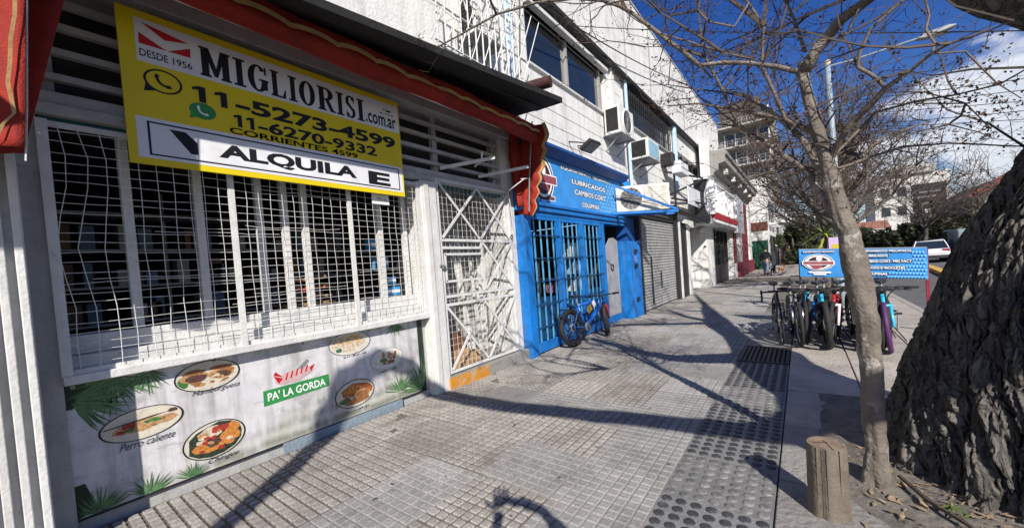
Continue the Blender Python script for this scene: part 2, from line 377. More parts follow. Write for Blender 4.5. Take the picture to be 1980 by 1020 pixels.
for k in range(170):
    x, y = rnd.uniform(1.2, 9), rnd.uniform(.2, 3.6); a = rnd.uniform(0, 6.28); l = rnd.uniform(.006, .02)
    d = Vector((math.cos(a), math.sin(a), .1)) * l; n_ = Vector((-math.sin(a), math.cos(a), 0)) * l * .5; c = Vector((x, y, .006)); lv.quad(c - d, c + n_, c + d, c - n_)
tag(lv.build('pavement_debris', M('dark_leaf', (.07, .055, .04), .8, .5, 30)), 'tiny dark leaf scraps scattered across the tiled pavement', 'debris', kind='stuff')
st = thing('fallen_stick', 'thin dark stick lying on soil beside the slim tree', 'stick', (3.0, -.5, .06))
MB().tube([(3.25, -.42, .05), (3.02, -.50, .045), (2.85, -.60, .05), (2.72, -.66, .05)], [.012, .014, .012, .006], 6).build('stem', TWIG, st)
fl = MB()
for k in range(9):
    a = -.6 + rnd.uniform(-.5, .5); c = Vector((2.98 + rnd.uniform(-.05, .05), -.60 + rnd.uniform(-.04, .04), .055)); d = Vector((math.cos(a + 3.1), math.sin(a + 3.1) * .6, rnd.uniform(.05, .3))) * rnd.uniform(.06, .14)
    n_ = Vector((-d.y, d.x, 0)).normalized() * .008; fl.quad(c - n_, c + n_, c + d + n_ * .3, c + d - n_ * .3)
tag(fl.build('grass_tuft', M('grass_blade', (.14, .20, .05), .7, .4, 20)), 'small yellow green tuft at the foot of the thick trunk', 'grass tuft')
# yellow painted separator kerb in the road
yk = MB(); pts = [(13, -3.0), (16, -3.5), (18.6, -3.97), (22.5, -4.5), (26.8, -4.95), (33, -5.5)]
for (a, b), (c, d) in zip(pts[:-1], pts[1:]): yk.bar((a, b - .15, -.06), (c, d - .15, -.06), .3, .16)
tag(yk.build('yellow_kerb', YKERB), kind='structure')
# timber bollard
bo = thing('wooden_bollard', 'short round timber post with split top set in the pavement', 'bollard', (2.74, -.06, 0))
mb = MB(); n = 40
prof = [(.100, -.03), (.098, .0), (.095, .12), (.093, .26), (.092, .375), (.087, .388)]
i0 = 0
for r_, h in prof:
    for j in range(n):
        a = 6.28319 * j / n; q = r_ * (1 + .015 * math.sin(3 * a + 1) + .005 * noise.noise(Vector((math.cos(a) * 4, math.sin(a) * 4, h * 3))))
        if j in (18,): q *= .84
        if j in (14, 23): q *= .965
        mb.v.append((2.74 + q * math.cos(a), -.06 + q * math.sin(a), h))
for k in range(len(prof) - 1):
    for j in range(n): q = k * n; mb.f.append((q + j, q + (j + 1) % n, q + n + (j + 1) % n, q + n + j))
mb.build('post', LOG, bo, smooth=True)
mb = MB(); mb.quad(*[(2.74 + .0875 * (1 + .02 * math.sin(3 * 6.28319 * j / n + 1)) * math.cos(6.28319 * j / n) * (.86 if j == 18 else 1), -.06 + .0875 * (1 + .02 * math.sin(3 * 6.28319 * j / n + 1)) * math.sin(6.28319 * j / n) * (.86 if j == 18 else 1), .3885) for j in range(n)]); mb.build('cut_end', LOGT, bo)
MB().bar((2.66, -.09, .389), (2.77, -.05, .389), .005, .002).bar((2.72, .0, .389), (2.75, -.07, .389), .004, .002).build('crack', BLK, bo)
mb = MB()
for k in range(1, 6): mb.torus((2.742, -.058, .3885), .015 * k, .0012, 30, 4, 'z')
mb.build('growth_rings', LOG, bo)
for a, b in ((2.6, .30), (3.1, .38), (3.75, .24)): MB().quad(*[(2.74 + r_ * math.cos(a + d), -.06 + r_ * math.sin(a + d), z) for d, z, r_ in ((-.022, .386, .0935), (.022, .386, .0935), (.006, .386 - b, .0965), (-.004, .386 - b, .0965))]).build('split', BLK, bo)

# ================================================================== RESTAURANT FRONT (y = 3.8)
rf = thing('restaurant_front', 'closed corner eatery front with white wire grilles and food mural', 'shopfront', (2.6, 3.8, 0))
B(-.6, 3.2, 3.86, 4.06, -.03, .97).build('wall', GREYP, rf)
B(1.45, 2.75, 3.82, 3.859, -.02, .075).build('plinth', M('blue_grey_plinth', (.24, .30, .36), .8, .2, 8, .4, dirt=((.1, .1, .1), 8, .5, .75)), rf)
# corrugated pillar at the left
pl = MB()
for k in range(11): a = -.60 + k * .066; pl.box(a, a + .034, 3.475, 3.531, 0, 2.36)
pl.box(-.7, .10, 3.53, 3.86, -.02, 2.36)
pl.build('pillar', WHITE, rf, bevel=.005)
B(-.6, .20, 3.80, 3.9, 2.362, 3.9).build('side_wall', GREYP, rf)
B(.102, .20, 3.80, 3.858, -.02, 2.36).build('reveal', GREYP, rf)
# sill steps
B(.2, 3.2, 3.74, 4.06, .972, 1.03).build('sill', WHITE, rf, bevel=.006)
B(.22, 3.19, 3.88, 4.06, 1.032, 1.14).build('sill', WHITE, rf, bevel=.006)
B(.22, 3.19, 3.96, 4.1, 1.142, 1.27).build('sill', WHITE, rf, bevel=.006)
for x in (.61, 1.04, 1.49, 1.71, 1.90, 2.76, 3.12): B(x - .03, x + .03, 3.99, 4.05, 1.271, 2.72).build('window_post', WHITE, rf, bevel=.005)
# dark room behind
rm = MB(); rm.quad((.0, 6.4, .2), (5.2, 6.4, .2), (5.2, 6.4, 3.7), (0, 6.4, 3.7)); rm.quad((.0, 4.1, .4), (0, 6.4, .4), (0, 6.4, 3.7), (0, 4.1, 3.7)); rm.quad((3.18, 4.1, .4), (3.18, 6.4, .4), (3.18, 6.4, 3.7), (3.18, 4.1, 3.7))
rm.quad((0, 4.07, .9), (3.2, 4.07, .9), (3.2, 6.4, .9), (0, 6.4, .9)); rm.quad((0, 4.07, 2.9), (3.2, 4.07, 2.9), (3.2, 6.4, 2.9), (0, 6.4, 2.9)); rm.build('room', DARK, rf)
ib = MB()
for z in (1.25, 1.6, 1.95, 2.3): ib.box(.15, 3.1, 5.2, 5.55, z, z + .02)
for x in (.15, 1.1, 2.05, 3.06): ib.box(x, x + .03, 5.556, 5.60, .9, 2.6)
ib.build('back_shelves', GREYM, rf)
for q, c in enumerate(((.30, .30, .28), (.16, .08, .05), (.10, .16, .24))):
    mb = MB()
    for z in (1.271, 1.621, 1.971):
        x = .2 + q * .13
        while x < 2.95: mb.box(x, x + rnd.uniform(.06, .11), 5.22, 5.4, z, z + rnd.uniform(.1, .26)); x += rnd.uniform(.38, .6)
    tag(mb.build('shelf_stock', M('stock_%d' % q, c, .6, .3, 9), rf), kind='stuff')
# grille: flat frame bars and every wire
g = thing('window_grille', None, None); g.parent = rf; g.location = Vector((1.7, 3.76, 1.9)) - rf.location
for x, wd in ((.22, .05), (1.20, .045), (2.245, .045), (3.17, .05)): B(x - wd / 2, x + wd / 2, 3.745, 3.765, 1.031, 2.66).build('grille_bar', WHITE, g)
for z in (1.045, 2.64): B(.2, 3.195, 3.766, 3.786, z - .018, z + .018).build('grille_bar', WHITE, g)
k = 0; x = .28
while x < 3.14:
    if min(abs(x - q) for q in (1.2, 2.245, 3.17)) > .045:
        kx = [rnd.uniform(-.006, .006) for _ in range(9)]
        if x < .5: kx = [a + (.0, .0, .0, .03, .05, .02, -.02, -.03, 0)[i] * (1 if x < .4 else .6) * -1 for i, a in enumerate(kx)]
        ph = rnd.uniform(0, 6)
        MB().tube([(x + kx[i], 3.752 + .004 * math.sin(i * 2 + ph), 1.06 + i * .197) for i in range(9)], .0024, 5, False).build('wire', WHITE, g)
    x += rnd.uniform(.083, .103)
z = 1.09
while z < 2.62:
    n = 16; sl = rnd.uniform(-.010, .010); s1, s2 = rnd.uniform(0, 6), rnd.uniform(.002, .008)
    MB().tube([(.235 + 2.92 * i / n, 3.757, z + sl * (i / n - .5) + s2 * math.sin(i * .9 + s1) + rnd.uniform(-.004, .004)) for i in range(n + 1)], .0021, 5, False).build('wire', WHITE, g)
    if rnd.random() < .25:
        a = rnd.uniform(.25, 2); MB().tube([(a + .12 * i, 3.755, z + .025 + rnd.uniform(-.008, .008)) for i in range(8)], .0022, 5, False).build('wire', WHITE, g)
    z += rnd.uniform(.056, .076)
# lintel rails and louvred transom
B(.2, 5.12, 3.76, 3.95, 2.70, 2.775).build('lintel_rail', GREYP, rf, bevel=.008)
B(.2, 5.12, 3.79, 3.95, 2.777, 2.86).build('lintel_rail', GREYP, rf, bevel=.008)
B(.2, 5.12, 3.82, 3.95, 2.672, 2.698).build('trim', M('teal_trim', (.02, .10, .12), .6), rf)
for z in (2.97, 3.14, 3.31, 3.47): B(.22, 4.92, 3.82, 3.87, z - .022, z + .022).build('louvre_slat', GREYP, rf)
for x in (.26, 1.6, 3.62, 4.86): B(x - .04, x + .04, 3.871, 3.93, 2.861, 3.60).build('transom_post', GREYP, rf)
B(.2, 5.15, 4.05, 4.07, 2.86, 3.62).build('transom_back', M('dark_opening', (.05, .047, .044), .8, .3, 8), rf)  # dark sheet painted as the shade of the opening behind the louvres
B(-.6, 5.2, 3.70, 4.06, 3.60, 3.74).build('fascia', GREYP, rf, bevel=.01)
B(-.6, 5.2, 3.74, 4.06, 3.742, 4.0).build('upper_wall', GREYP, rf)
# column, gate, threshold
B(3.2, 3.45, 3.72, 4.1, -.02, 2.69).build('column', WHITE, rf, bevel=.012)
B(3.23, 3.30, 3.70, 3.719, .02, 2.66).build('cover_strip', WHITE, rf)
B(4.93, 5.21, 3.78, 4.1, -.02, 3.6).build('jamb', WHITE, rf, bevel=.01)
th = MB(); th.box(3.42, 5.22, 3.69, 4.8, -.025, .16); th.build('threshold', CONC, rf, bevel=.01)
MB().quad((3.415, 3.6875, -.02), (4.2, 3.6875, -.02), (4.16, 3.6875, .08), (4.22, 3.6875, .155), (3.415, 3.6875, .155)).quad((3.418, 3.69, -.02), (3.418, 4.0, -.02), (3.418, 4.0, .15), (3.418, 3.69, .15)).build('painted_face', ORANGE, rf)
rc = MB()
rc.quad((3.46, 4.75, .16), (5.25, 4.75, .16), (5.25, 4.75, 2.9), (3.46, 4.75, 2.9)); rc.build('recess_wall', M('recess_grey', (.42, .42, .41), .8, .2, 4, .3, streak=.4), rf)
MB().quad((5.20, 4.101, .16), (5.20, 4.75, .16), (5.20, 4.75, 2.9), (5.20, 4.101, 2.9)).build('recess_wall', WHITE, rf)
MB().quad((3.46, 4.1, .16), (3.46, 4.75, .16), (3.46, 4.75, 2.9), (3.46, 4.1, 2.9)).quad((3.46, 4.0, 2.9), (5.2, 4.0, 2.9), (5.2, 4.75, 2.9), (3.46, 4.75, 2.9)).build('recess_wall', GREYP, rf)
B(3.5, 4.28, 4.70, 4.74, .17, 2.5).build('inner_door', DARKW, rf)
gt = thing('security_gate', None, None); gt.parent = rf; gt.location = Vector((4.2, 3.8, 1.4)) - rf.location
GX0, GX1 = 3.47, 5.05
for x in (GX0 + .02, GX1 - .02): B(x - .02, x + .02, 3.75, 3.775, .18, 2.76).build('gate_bar', WHITE, gt)
for z in (.20, 1.09, 1.20, 1.95, 2.74): B(GX0 + .041, GX1 - .041, 3.752, 3.773, z - .018, z + .018).build('gate_bar', WHITE, gt)
B(GX0 + .041, 4.28, 3.752, 3.773, 1.83, 1.866).build('gate_bar', WHITE, gt)
B(4.28, 4.31, 3.752, 3.773, 1.221, 1.929).build('gate_bar', WHITE, gt)
for p, q in (((3.53, 1.40), (4.26, 1.40)), ((3.53, 1.76), (4.26, 1.76)), ((3.54, 1.40), (3.54, 1.76))): MB().bar((p[0], 3.748, p[1]), (q[0], 3.748, q[1]), .012, .03, (0, 0, 1) if p[1] == q[1] else (1, 0, 0)).build('gate_bar', WHITE, gt)
def dg(x0, z0, x1, z1, y): MB().bar((x0, y, z0), (x1, y, z1), .012, .034, (1, 0, 0)).build('gate_brace', WHITE, gt)
for a, b in ((3.52, 4.26), (4.28, 5.0)):
    dg(a, 1.98, b, 2.71, 3.744); dg(a, 2.71, b, 1.98, 3.758)
    dg(a, .23, b, 1.06, 3.744) if a > 4 else dg(a, .23, 3.9, .66, 3.744); dg(a, 1.06, b, .23, 3.758)
dg(4.32, 1.92, 5.0, 1.22, 3.758); dg(4.32, 1.24, 5.0, 1.92, 3.744)
for i in range(1, 18):
    x = GX0 + .04 + i * .085
    if x < GX1 - .05: MB().tube([(x + rnd.uniform(-.004, .004), 3.781, .2 + k * .32) for k in range(9)], .0024, 4, False).build('wire', WHITE, gt)
for i in range(1, 30):
    z = .2 + i * .086; MB().tube([(GX0 + .03 + k * .19, 3.786, z + rnd.uniform(-.004, .004)) for k in range(9)], .0024, 4, False).build('wire', WHITE, gt)
mb = MB(); mb.torus((5.03, 3.74, 2.02), .03, .007, 14, 6, 'y'); mb.build('chain_ring', BLACKM, gt)
MB().tube([(3.40, 3.70, 1.62), (3.46, 3.70, 1.60), (3.5, 3.72, 1.6)], .018, 8).build('latch', GREYM, gt)
MB().tube([(4.97, 3.70, 2.72), (4.99, 3.69, 2.5), (5.02, 3.70, 2.2), (5.03, 3.72, 2.06)], .006, 5).build('chain', WHITE, gt)
# boards stacked inside the gate
bx = thing('brown_board', 'brown wooden boards leaning in the gated doorway', 'boards', (3.95, 4.3, .16))
for a, c, d, e, mt in ((3.62, .05, .44, 4.05, WOODB), (3.78, .02, .36, 4.15, WOODB), (3.70, .0, .22, 3.98, PLY), (3.9, .0, .16, 4.0, PLY)): MB().obox((a + .22, e, .17 + d / 2), (.24, .02, c), (0, .012, 0), (-.02, .03, d / 2)).build('board', mt, bx)
for k, (x, t_, h) in enumerate(((4.55, .16, 2.2), (4.68, -.12, 2.0), (4.85, .1, 2.35), (4.98, .22, 1.9), (4.42, -.05, 1.5))):
    o = thing('white_batten', ('third', 'fourth', 'fifth', 'last', 'leftmost')[k].replace('third', 'second').replace('fourth', 'middle').replace('fifth', 'second last') + ' of five white battens leaning behind the wire gate', 'batten', (x, 4.5, .17), 'white battens behind the gate')
    MB().bar((x, 4.42, .17), (x + t_, 4.68, h), .07, .02, (0, 1, 0)).build('batten', WHITE, o)
# goods inside the window
def pack(x, y, z, sx, sy, sz, col, lab, cat):
    o = thing('packet', lab, cat, (x, y, z)); B(x - sx / 2, x + sx / 2, y - sy / 2, y + sy / 2, z, z + sz).build('body', M('pack_%d_%d_%d' % tuple(int(c * 99) for c in col), col, .5), o, bevel=.008)
    B(x - sx / 2 + .01, x + sx / 2 - .01, y - sy / 2 - .003, y - sy / 2, z + sz * .35, z + sz * .7).build('label', PRINTW, o)
LB = (.03, .28, .62)
pack(2.98, 4.22, 1.28, .22, .16, .11, LB, 'flat blue packet lowest behind the window grille', 'packet')
pack(3.0, 4.24, 1.42, .13, .12, .1, LB, 'small blue packet just above the lowest one in window', 'packet')
pack(2.93, 4.3, 1.62, .16, .14, .16, (.12, .30, .5), 'pale blue packet in the middle of the window stack', 'packet')
pack(2.88, 4.34, 1.86, .16, .14, .14, (.03, .33, .70), 'bright blue packet highest in the window stack', 'packet')
sh = thing('shelf_stack', 'small shelf rack holding packets inside the dark window', 'shelf', (2.86, 4.42, 1.27))
for z in (1.272, 1.405, 1.60, 1.845): B(2.72, 3.1, 4.14, 4.46, z, z + .012).build('shelf', GREYM, sh)
bas = thing('snack_basket', 'pale wicker tray of orange snacks seen through the window grille', 'basket', (2.05, 4.5, 1.38))
for z, mt in ((1.36, PLY), (1.46, M('orange_snack', (.50, .14, .03), .6, .4, 30)), (1.56, PLY)):
    mb = MB()
    for k in range(7): mb.bar((1.86 + k * .06, 4.42 + rnd.uniform(-.03, .03), z), (1.92 + k * .06, 4.46, z + rnd.uniform(-.02, .03)), .06, .03)
    mb.build('snack_row', mt, bas)
MB().blob((1.88, 4.42, 1.33), .04, .04, .035).blob((2.0, 4.42, 1.44), .05, .03, .03).build('red_fruit', REDP, bas)
B(1.8, 2.35, 4.38, 4.7, 1.272, 1.30).build('tray', PLY, bas)
no = thing('paper_notice', 'small white paper notice tied to the grille under the yellow sign', 'notice', (2.62, 3.72, 2.38)); FY = 3.72
B(2.50, 2.72, 3.722, 3.7235, 2.33, 2.44).build('sheet', PRINTW, no); MB().quad((2.56, 3.7205, 2.395), (2.60, 3.7205, 2.395), (2.60, 3.7205, 2.40), (2.56, 3.7205, 2.40)).quad((2.585, 3.7205, 2.383), (2.63, 3.7205, 2.383), (2.63, 3.7205, 2.39), (2.585, 3.7205, 2.39)).quad((2.65, 3.7205, 2.383), (2.68, 3.7205, 2.383), (2.68, 3.7205, 2.39), (2.65, 3.7205, 2.39)).build('print_line', BLK, no)

# ------------------------------------------------------------------ yellow estate-agent sign (y = 3.65)
sg = thing('rental_sign', 'large yellow and white rental board hung over the window grille', 'sign', (1.75, 3.66, 2.43))
SX0, SX1, SZ0, SZ1 = .592, 2.895, 2.432, 3.512; SW, SH = SX1 - SX0, SZ1 - SZ0
B(SX0, SX1, 3.652, 3.672, SZ0, SZ1).build('board', YEL, sg)
def sp(u, v): return SX0 + u * SW, SZ0 + v * SH
def panel(name, mat, u0, u1, v0, v1, y): a = sp(u0, v0); b = sp(u1, v1); return MB().quad((a[0], y, a[1]), (b[0], y, a[1]), (b[0], y, b[1]), (a[0], y, b[1])).build(name, mat, sg)
panel('upper_panel', SIGNW, .038, .994, .670, .950, 3.6508)
panel('lower_panel', SIGNW, .021, .992, .042, .308, 3.6508)
fm = MB()
for u0, u1, v0, v1 in ((.046, .974, .274, .285), (.046, .974, .062, .073), (.046, .052, .073, .274), (.968, .974, .073, .274)):
    a = sp(u0, v0); b = sp(u1, v1); fm.quad((a[0], 3.650, a[1]), (b[0], 3.650, a[1]), (b[0], 3.650, b[1]), (a[0], 3.650, b[1]))
fm.build('border_line', NAVY, sg)
def st(s, u0, u1, v0, v1, mat=BLK, bold=.0, shear=0., y=3.6496): a = sp(u0, v0); b = sp(u1, v1); return text(s, 'lettering', mat, sg, a[0], b[0], a[1], b[1], y, bold, shear)
def poly(name, mat, pts, y=3.6496): return MB().quad(*[(sp(u, v)[0], y, sp(u, v)[1]) for u, v in pts]).build(name, mat, sg)
poly('logo_chevron', REDP, [(.053, .930), (.169, .885), (.108, .855)]); poly('logo_chevron', REDP, [(.047, .858), (.112, .786), (.045, .786)]); poly('logo_chevron', REDP, [(.112, .786), (.172, .855), (.171, .790)])
st('DESDE', .045, .112, .705, .755, NAVY, .012); st('1956', .124, .173, .705, .752, NAVY, .012)
# slab-serif name
def slab(ch, x0, wd, z0, h):
    P = []; y = [3.6496]
    def q(*pts): P.append((pts, y[0])); y[0] -= .00025
    def rc(a, b, c, d): q((a, c), (b, c), (b, d), (a, d))
    s = min(.30 * wd if ch != 'I' else .54 * wd, .085); sf = h * .075
    if ch == 'I': m = wd / 2; rc(m - s / 2, m + s / 2, sf, h - sf); rc(0, wd, 0, sf); rc(0, wd, h - sf, h)
    if ch == 'M':
        s = .25 * wd
        for a in (.03 * wd, .73 * wd): rc(a, a + s, sf, h - sf); rc(a - .06 * wd, a + s + .06 * wd, 0, sf)
        rc(-.02 * wd, .24 * wd, h - sf, h); rc(.76 * wd, 1.04 * wd, h - sf, h); q((.10 * wd, h), (.30 * wd, h), (.54 * wd, .28 * h), (.44 * wd, .06 * h)); q((.70 * wd, h), (.90 * wd, h), (.56 * wd, .06 * h), (.44 * wd, .06 * h))
    if ch == 'L': rc(.1 * wd, .1 * wd + s, sf, h - sf); rc(0, .9 * wd, 0, sf); rc(0, .2 * wd + s, h - sf, h); q((.72 * wd, sf), (.9 * wd, sf), (.92 * wd, h * .33), (.84 * wd, h * .33))
    def arc(cx, cz, rx, rz, tx, tz, a0, a1, n=18):
        for i in range(n):
            p, r_ = R(a0 + (a1 - a0) * i / n), R(a0 + (a1 - a0) * (i + 1) / n); q2 = y[0]
            P.append((((cx + rx * math.cos(p), cz + rz * math.sin(p)), (cx + rx * math.cos(r_), cz + rz * math.sin(r_)), (cx + (rx - tx) * math.cos(r_), cz + (rz - tz) * math.sin(r_)), (cx + (rx - tx) * math.cos(p), cz + (rz - tz) * math.sin(p))), q2))
        y[0] -= .00025
    if ch == 'O': arc(wd / 2, h / 2, wd / 2, h * .51, s * 1.05, h * .075, 0, 360, 30)
    if ch == 'G': arc(wd / 2, h / 2, wd / 2, h * .51, s * 1.05, h * .075, 40, 360, 28); rc(.55 * wd, 1.04 * wd, h * .42, h * .49); rc(.76 * wd, .98 * wd, .10 * h, .44 * h); rc(.84 * wd, .94 * wd, .68 * h, .97 * h)
    if ch == 'R': rc(.1 * wd, .1 * wd + s, sf, h - sf); rc(0, .2 * wd + s, 0, sf); rc(0, .5 * wd, h - sf, h); rc(.2 * wd, .5 * wd, .46 * h, .53 * h); arc(.48 * wd, .73 * h, .46 * wd, .27 * h, s, sf, -90, 90, 16); q((.42 * wd, .5 * h), (.68 * wd, .5 * h), (.98 * wd, 0), (.74 * wd, 0)); rc(.74 * wd, 1.06 * wd, 0, sf)
    if ch == 'S': arc(.5 * wd, .74 * h, .45 * wd, .27 * h, s, sf, 15, 225, 18); arc(.5 * wd, .26 * h, .47 * wd, .27 * h, s, sf, -165, 45, 18); q((.12 * wd, .62 * h), (.36 * wd, .68 * h), (.90 * wd, .38 * h), (.64 * wd, .32 * h)); rc(.78 * wd, .88 * wd, .70 * h, 1.0 * h); rc(.10 * wd, .20 * wd, 0, .30 * h)
    mb = MB()
    for pts, yy in P: mb.quad(*[(x0 + a, yy, z0 + b) for a, b in pts])
    return mb.build('lettering', BLK, sg)
for ch, u0, u1 in zip('MIGLIORISI', (.197, .292, .336, .412, .476, .516, .590, .672, .713, .769), (.280, .328, .402, .470, .508, .580, .662, .706, .762, .806)):
    x0, z0 = sp(u0, .692); slab(ch, x0, (u1 - u0) * SW, z0, SH * .208)
st('.com.ar', .812, .978, .700, .800, BLK, .02)
panel('small_logo', GREYM, .905, .920, .865, .885, 3.6496); panel('small_logo', NAVY, .925, .950, .860, .880, 3.6496)
for a, b in ((.890, .905), (.909, .914), (.918, .931), (.935, .945), (.950, .968)): panel('small_print', NAVY, a, b, .830, .840, 3.6496)
st('-5273-4599', .288, .966, .490, .606, BLK, .035); st('-6270-9332', .355, .855, .370, .465, BLK, .03)
for a, b, z0, z1 in ((.167, .203, .492, .604), (.228, .264, .492, .604), (.279, .304, .372, .464), (.318, .343, .372, .464)): poly('digit_one', BLK, [(a + (b - a) * .46, z0), (b, z0), (b, z1), (a + (b - a) * .52, z1), (a, z1 - (z1 - z0) * .13), (a, z1 - (z1 - z0) * .30), (a + (b - a) * .46, z1 - (z1 - z0) * .24)]); st('CORRIENTES 4599', .263, .754, .312, .360, BLK, .02)
st('ALQUILA', .225, .742, .098, .222, BLK, .045); st('E', .800, .918, .085, .215, BLK, .045)
panel('patch', M('white_patch', (.76, .77, .80), .4), .170, .750, .080, .262, 3.6503)
poly('letter_stroke', BLK, [(.098, .254), (.138, .254), (.168, .190), (.168, .108), (.148, .108)])
# speech-bubble phone marks
def phone(cx, cz, s, mat, y):
    mb = MB(); pts = []
    for i in range(13):
        a = R(150 + 150 * i / 12); pts.append((a, 1 + (.35 if i in (0, 1, 2, 10, 11, 12) else 0)))
    for (a, k0), (b, k1) in zip(pts[:-1], pts[1:]): mb.quad(*[(cx + s * (.25 + r_ * math.cos(t)), y, cz + s * (.30 + r_ * math.sin(t))) for t, r_ in ((a, .62), (b, .62), (b, .62 + .26 * k1), (a, .62 + .26 * k0))])
    mb.build('phone_mark', mat, sg)
c = sp(.095, .568); ell(c[0], c[1], .108, .085, 3.6498, 34, 0, inner=.87).build('bubble_ring', BLK, sg)
MB().quad((c[0] - .098, 3.6497, c[1] - .035), (c[0] - .112, 3.6497, c[1] - .095), (c[0] - .045, 3.6497, c[1] - .076)).build('bubble_tail', BLK, sg); phone(c[0], c[1], .065, BLK, 3.6494)
c = sp(.191, .430); ell(c[0], c[1], .085, .062, 3.6498, 30).build('green_bubble', GREENP, sg)
MB().quad((c[0] - .074, 3.6497, c[1] - .02), (c[0] - .088, 3.6497, c[1] - .07), (c[0] - .04, 3.6497, c[1] - .055)).build('bubble_tail', GREENP, sg); phone(c[0], c[1], .05, PRINTW, 3.6494)

# ------------------------------------------------------------------ food mural (y = 3.84)
POST = M('mural_print', (.66, .65, .675), .5, .16, 3.5, .15, 9, dirt=((.28, .27, .25), 3, .46, .74), streak=.75)
def mural_mix():
    t = POST.node_tree; N = t.nodes.new; K = t.links.new; b = t.nodes['Principled BSDF']; src = b.inputs['Base Color'].links[0].from_socket; geo = N('ShaderNodeNewGeometry'); sx = N('ShaderNodeSeparateXYZ'); K(geo.outputs['Position'], sx.inputs[0])
    mp = N('ShaderNodeMapping'); mp.inputs['Scale'].default_value = (9, 1, 1.6); K(geo.outputs['Position'], mp.inputs[0]); n = N('ShaderNodeTexNoise'); n.inputs['Scale'].default_value = 1.5; n.inputs['Detail'].default_value = 6; K(mp.outputs[0], n.inputs[0])
    def m(op, a, b_):
        q = N('ShaderNodeMath'); q.operation = op; q.use_clamp = op == 'MULTIPLY'
        for i, v in enumerate((a, b_)):
            if isinstance(v, float): q.inputs[i].default_value = v
            else: K(v, q.inputs[i])
        return q.outputs[0]
    hgt = m('ADD', m('MULTIPLY', sx.outputs['X'], .10), .16)       # printed planks: lower edge of the picture, higher towards the right
    f = m('MULTIPLY', m('SUBTRACT', m('ADD', hgt, m('SUBTRACT', n.outputs['Fac'], .42)), sx.outputs['Z']), 3.2)
    wv = N('ShaderNodeTexWave'); wv.bands_direction = 'Z'; wv.inputs['Scale'].default_value = 2.6; wv.inputs['Distortion'].default_value = 3; wv.inputs['Detail'].default_value = 3; K(geo.outputs['Position'], wv.inputs[0])
    pl = N('ShaderNodeMix'); pl.data_type = 'RGBA'; K(wv.outputs['Fac'], pl.inputs['Factor']); pl.inputs['A'].default_value = (.20, .21, .155, 1); pl.inputs['B'].default_value = (.46, .46, .40, 1)
    o = N('ShaderNodeMix'); o.data_type = 'RGBA'; K(m('MULTIPLY', f, .9), o.inputs['Factor']); K(src, o.inputs['A']); K(pl.outputs['Result'], o.inputs['B'])
    n2 = N('ShaderNodeTexNoise'); n2.inputs['Scale'].default_value = 2.2; n2.inputs['Detail'].default_value = 10; n2.inputs['Roughness'].default_value = .75; mp2 = N('ShaderNodeMapping'); mp2.inputs['Scale'].default_value = (1, 1, 3.5); mp2.inputs['Rotation'].default_value = (0, .3, 0); K(geo.outputs['Position'], mp2.inputs[0]); K(mp2.outputs[0], n2.inputs[0])
    r = N('ShaderNodeMapRange'); r.inputs['From Min'].default_value = .56; r.inputs['From Max'].default_value = .62; K(n2.outputs['Fac'], r.inputs[0])
    o2 = N('ShaderNodeMix'); o2.data_type = 'RGBA'; K(m('MULTIPLY', r.outputs[0], .35), o2.inputs['Factor']); K(o.outputs['Result'], o2.inputs['A']); o2.inputs['B'].default_value = (.22, .21, .20, 1)
    K(o2.outputs['Result'], b.inputs['Base Color'])
mural_mix()
fm = thing('food_mural', 'printed food menu panel with oval dishes and palm leaves under window', 'mural', (1.66, 3.84, .07))
B(.202, 3.14, 3.842, 3.858, .078, .968).build('panel', POST, fm)
B(3.06, 3.138, 3.8405, 3.8418, .08, .966).build('dark_edge', M('dark_green_edge', (.02, .035, .022), .6, .4, 8), fm)
Y0 = 3.8400
for q in ((.203, .30, .082, .30), (.203, .34, .80, .965)): MB().quad((q[0], Y0 + .0014, q[2]), (q[1], Y0 + .0014, q[2] + .03), (q[1] - .05, Y0 + .0014, q[3]), (q[0], Y0 + .0014, q[3])).build('dark_foliage_print', M('dark_green_edge', (.02, .035, .022)), fm)
B(.202, 3.14, 3.836, 3.8415, .066, .082).build('bottom_edge', BLACKM, fm)
for x in (.24, 1.0, 1.7, 2.4, 3.03): MB().lathe([(.001, -.004), (.012, -.003), (.014, 0)], 10, (x, 3.841, .945), 'y').build('fixing', GREYM, fm)
LEAF = [M('leaf_print', (.035, .11, .04), .5, .45, 14), M('leaf_print_light', (.11, .22, .09), .5, .45, 14)]
def palm(cx, cz, a0, a1, L, n, y):
    n = int(n * 2.1)
    for q in range(2):
        mb = MB()
        for i in range(q, n, 2):
            a = R(a0 + (a1 - a0) * i / n + rnd.uniform(-4, 4)); l = L * rnd.uniform(.7, 1.1); d = Vector((math.cos(a), 0, math.sin(a))); nn_ = Vector((-d.z, 0, d.x)) * l * .034; b = Vector((cx, y - .0003 * i / n - .0002 * q, cz)) + d * l * .08
            mb.quad(b, b + d * l * .4 + nn_, b + d * l, b + d * l * .4 - nn_)
        vv = [(min(3.13, max(.205, x)), y_, min(.966, max(.082, z_))) for x, y_, z_ in mb.v]; mb.v = vv
        mb.build('leaf', LEAF[q], fm)
palm(.22, .86, -70, 40, .28, 16, Y0); palm(.42, .97, 190, 350, .26, 16, Y0); palm(.60, .965, 200, 340, .17, 12, Y0 - .0006); palm(.30, .07, 20, 160, .17, 13, Y0); palm(.55, .07, 15, 160, .15, 12, Y0 - .0006); palm(.80, .07, 20, 160, .12, 10, Y0); palm(2.75, .965, 200, 340, .16, 12, Y0); palm(3.08, .1, 70, 180, .34, 14, Y0); palm(2.75, .16, 20, 170, .22, 14, Y0 - .0006)
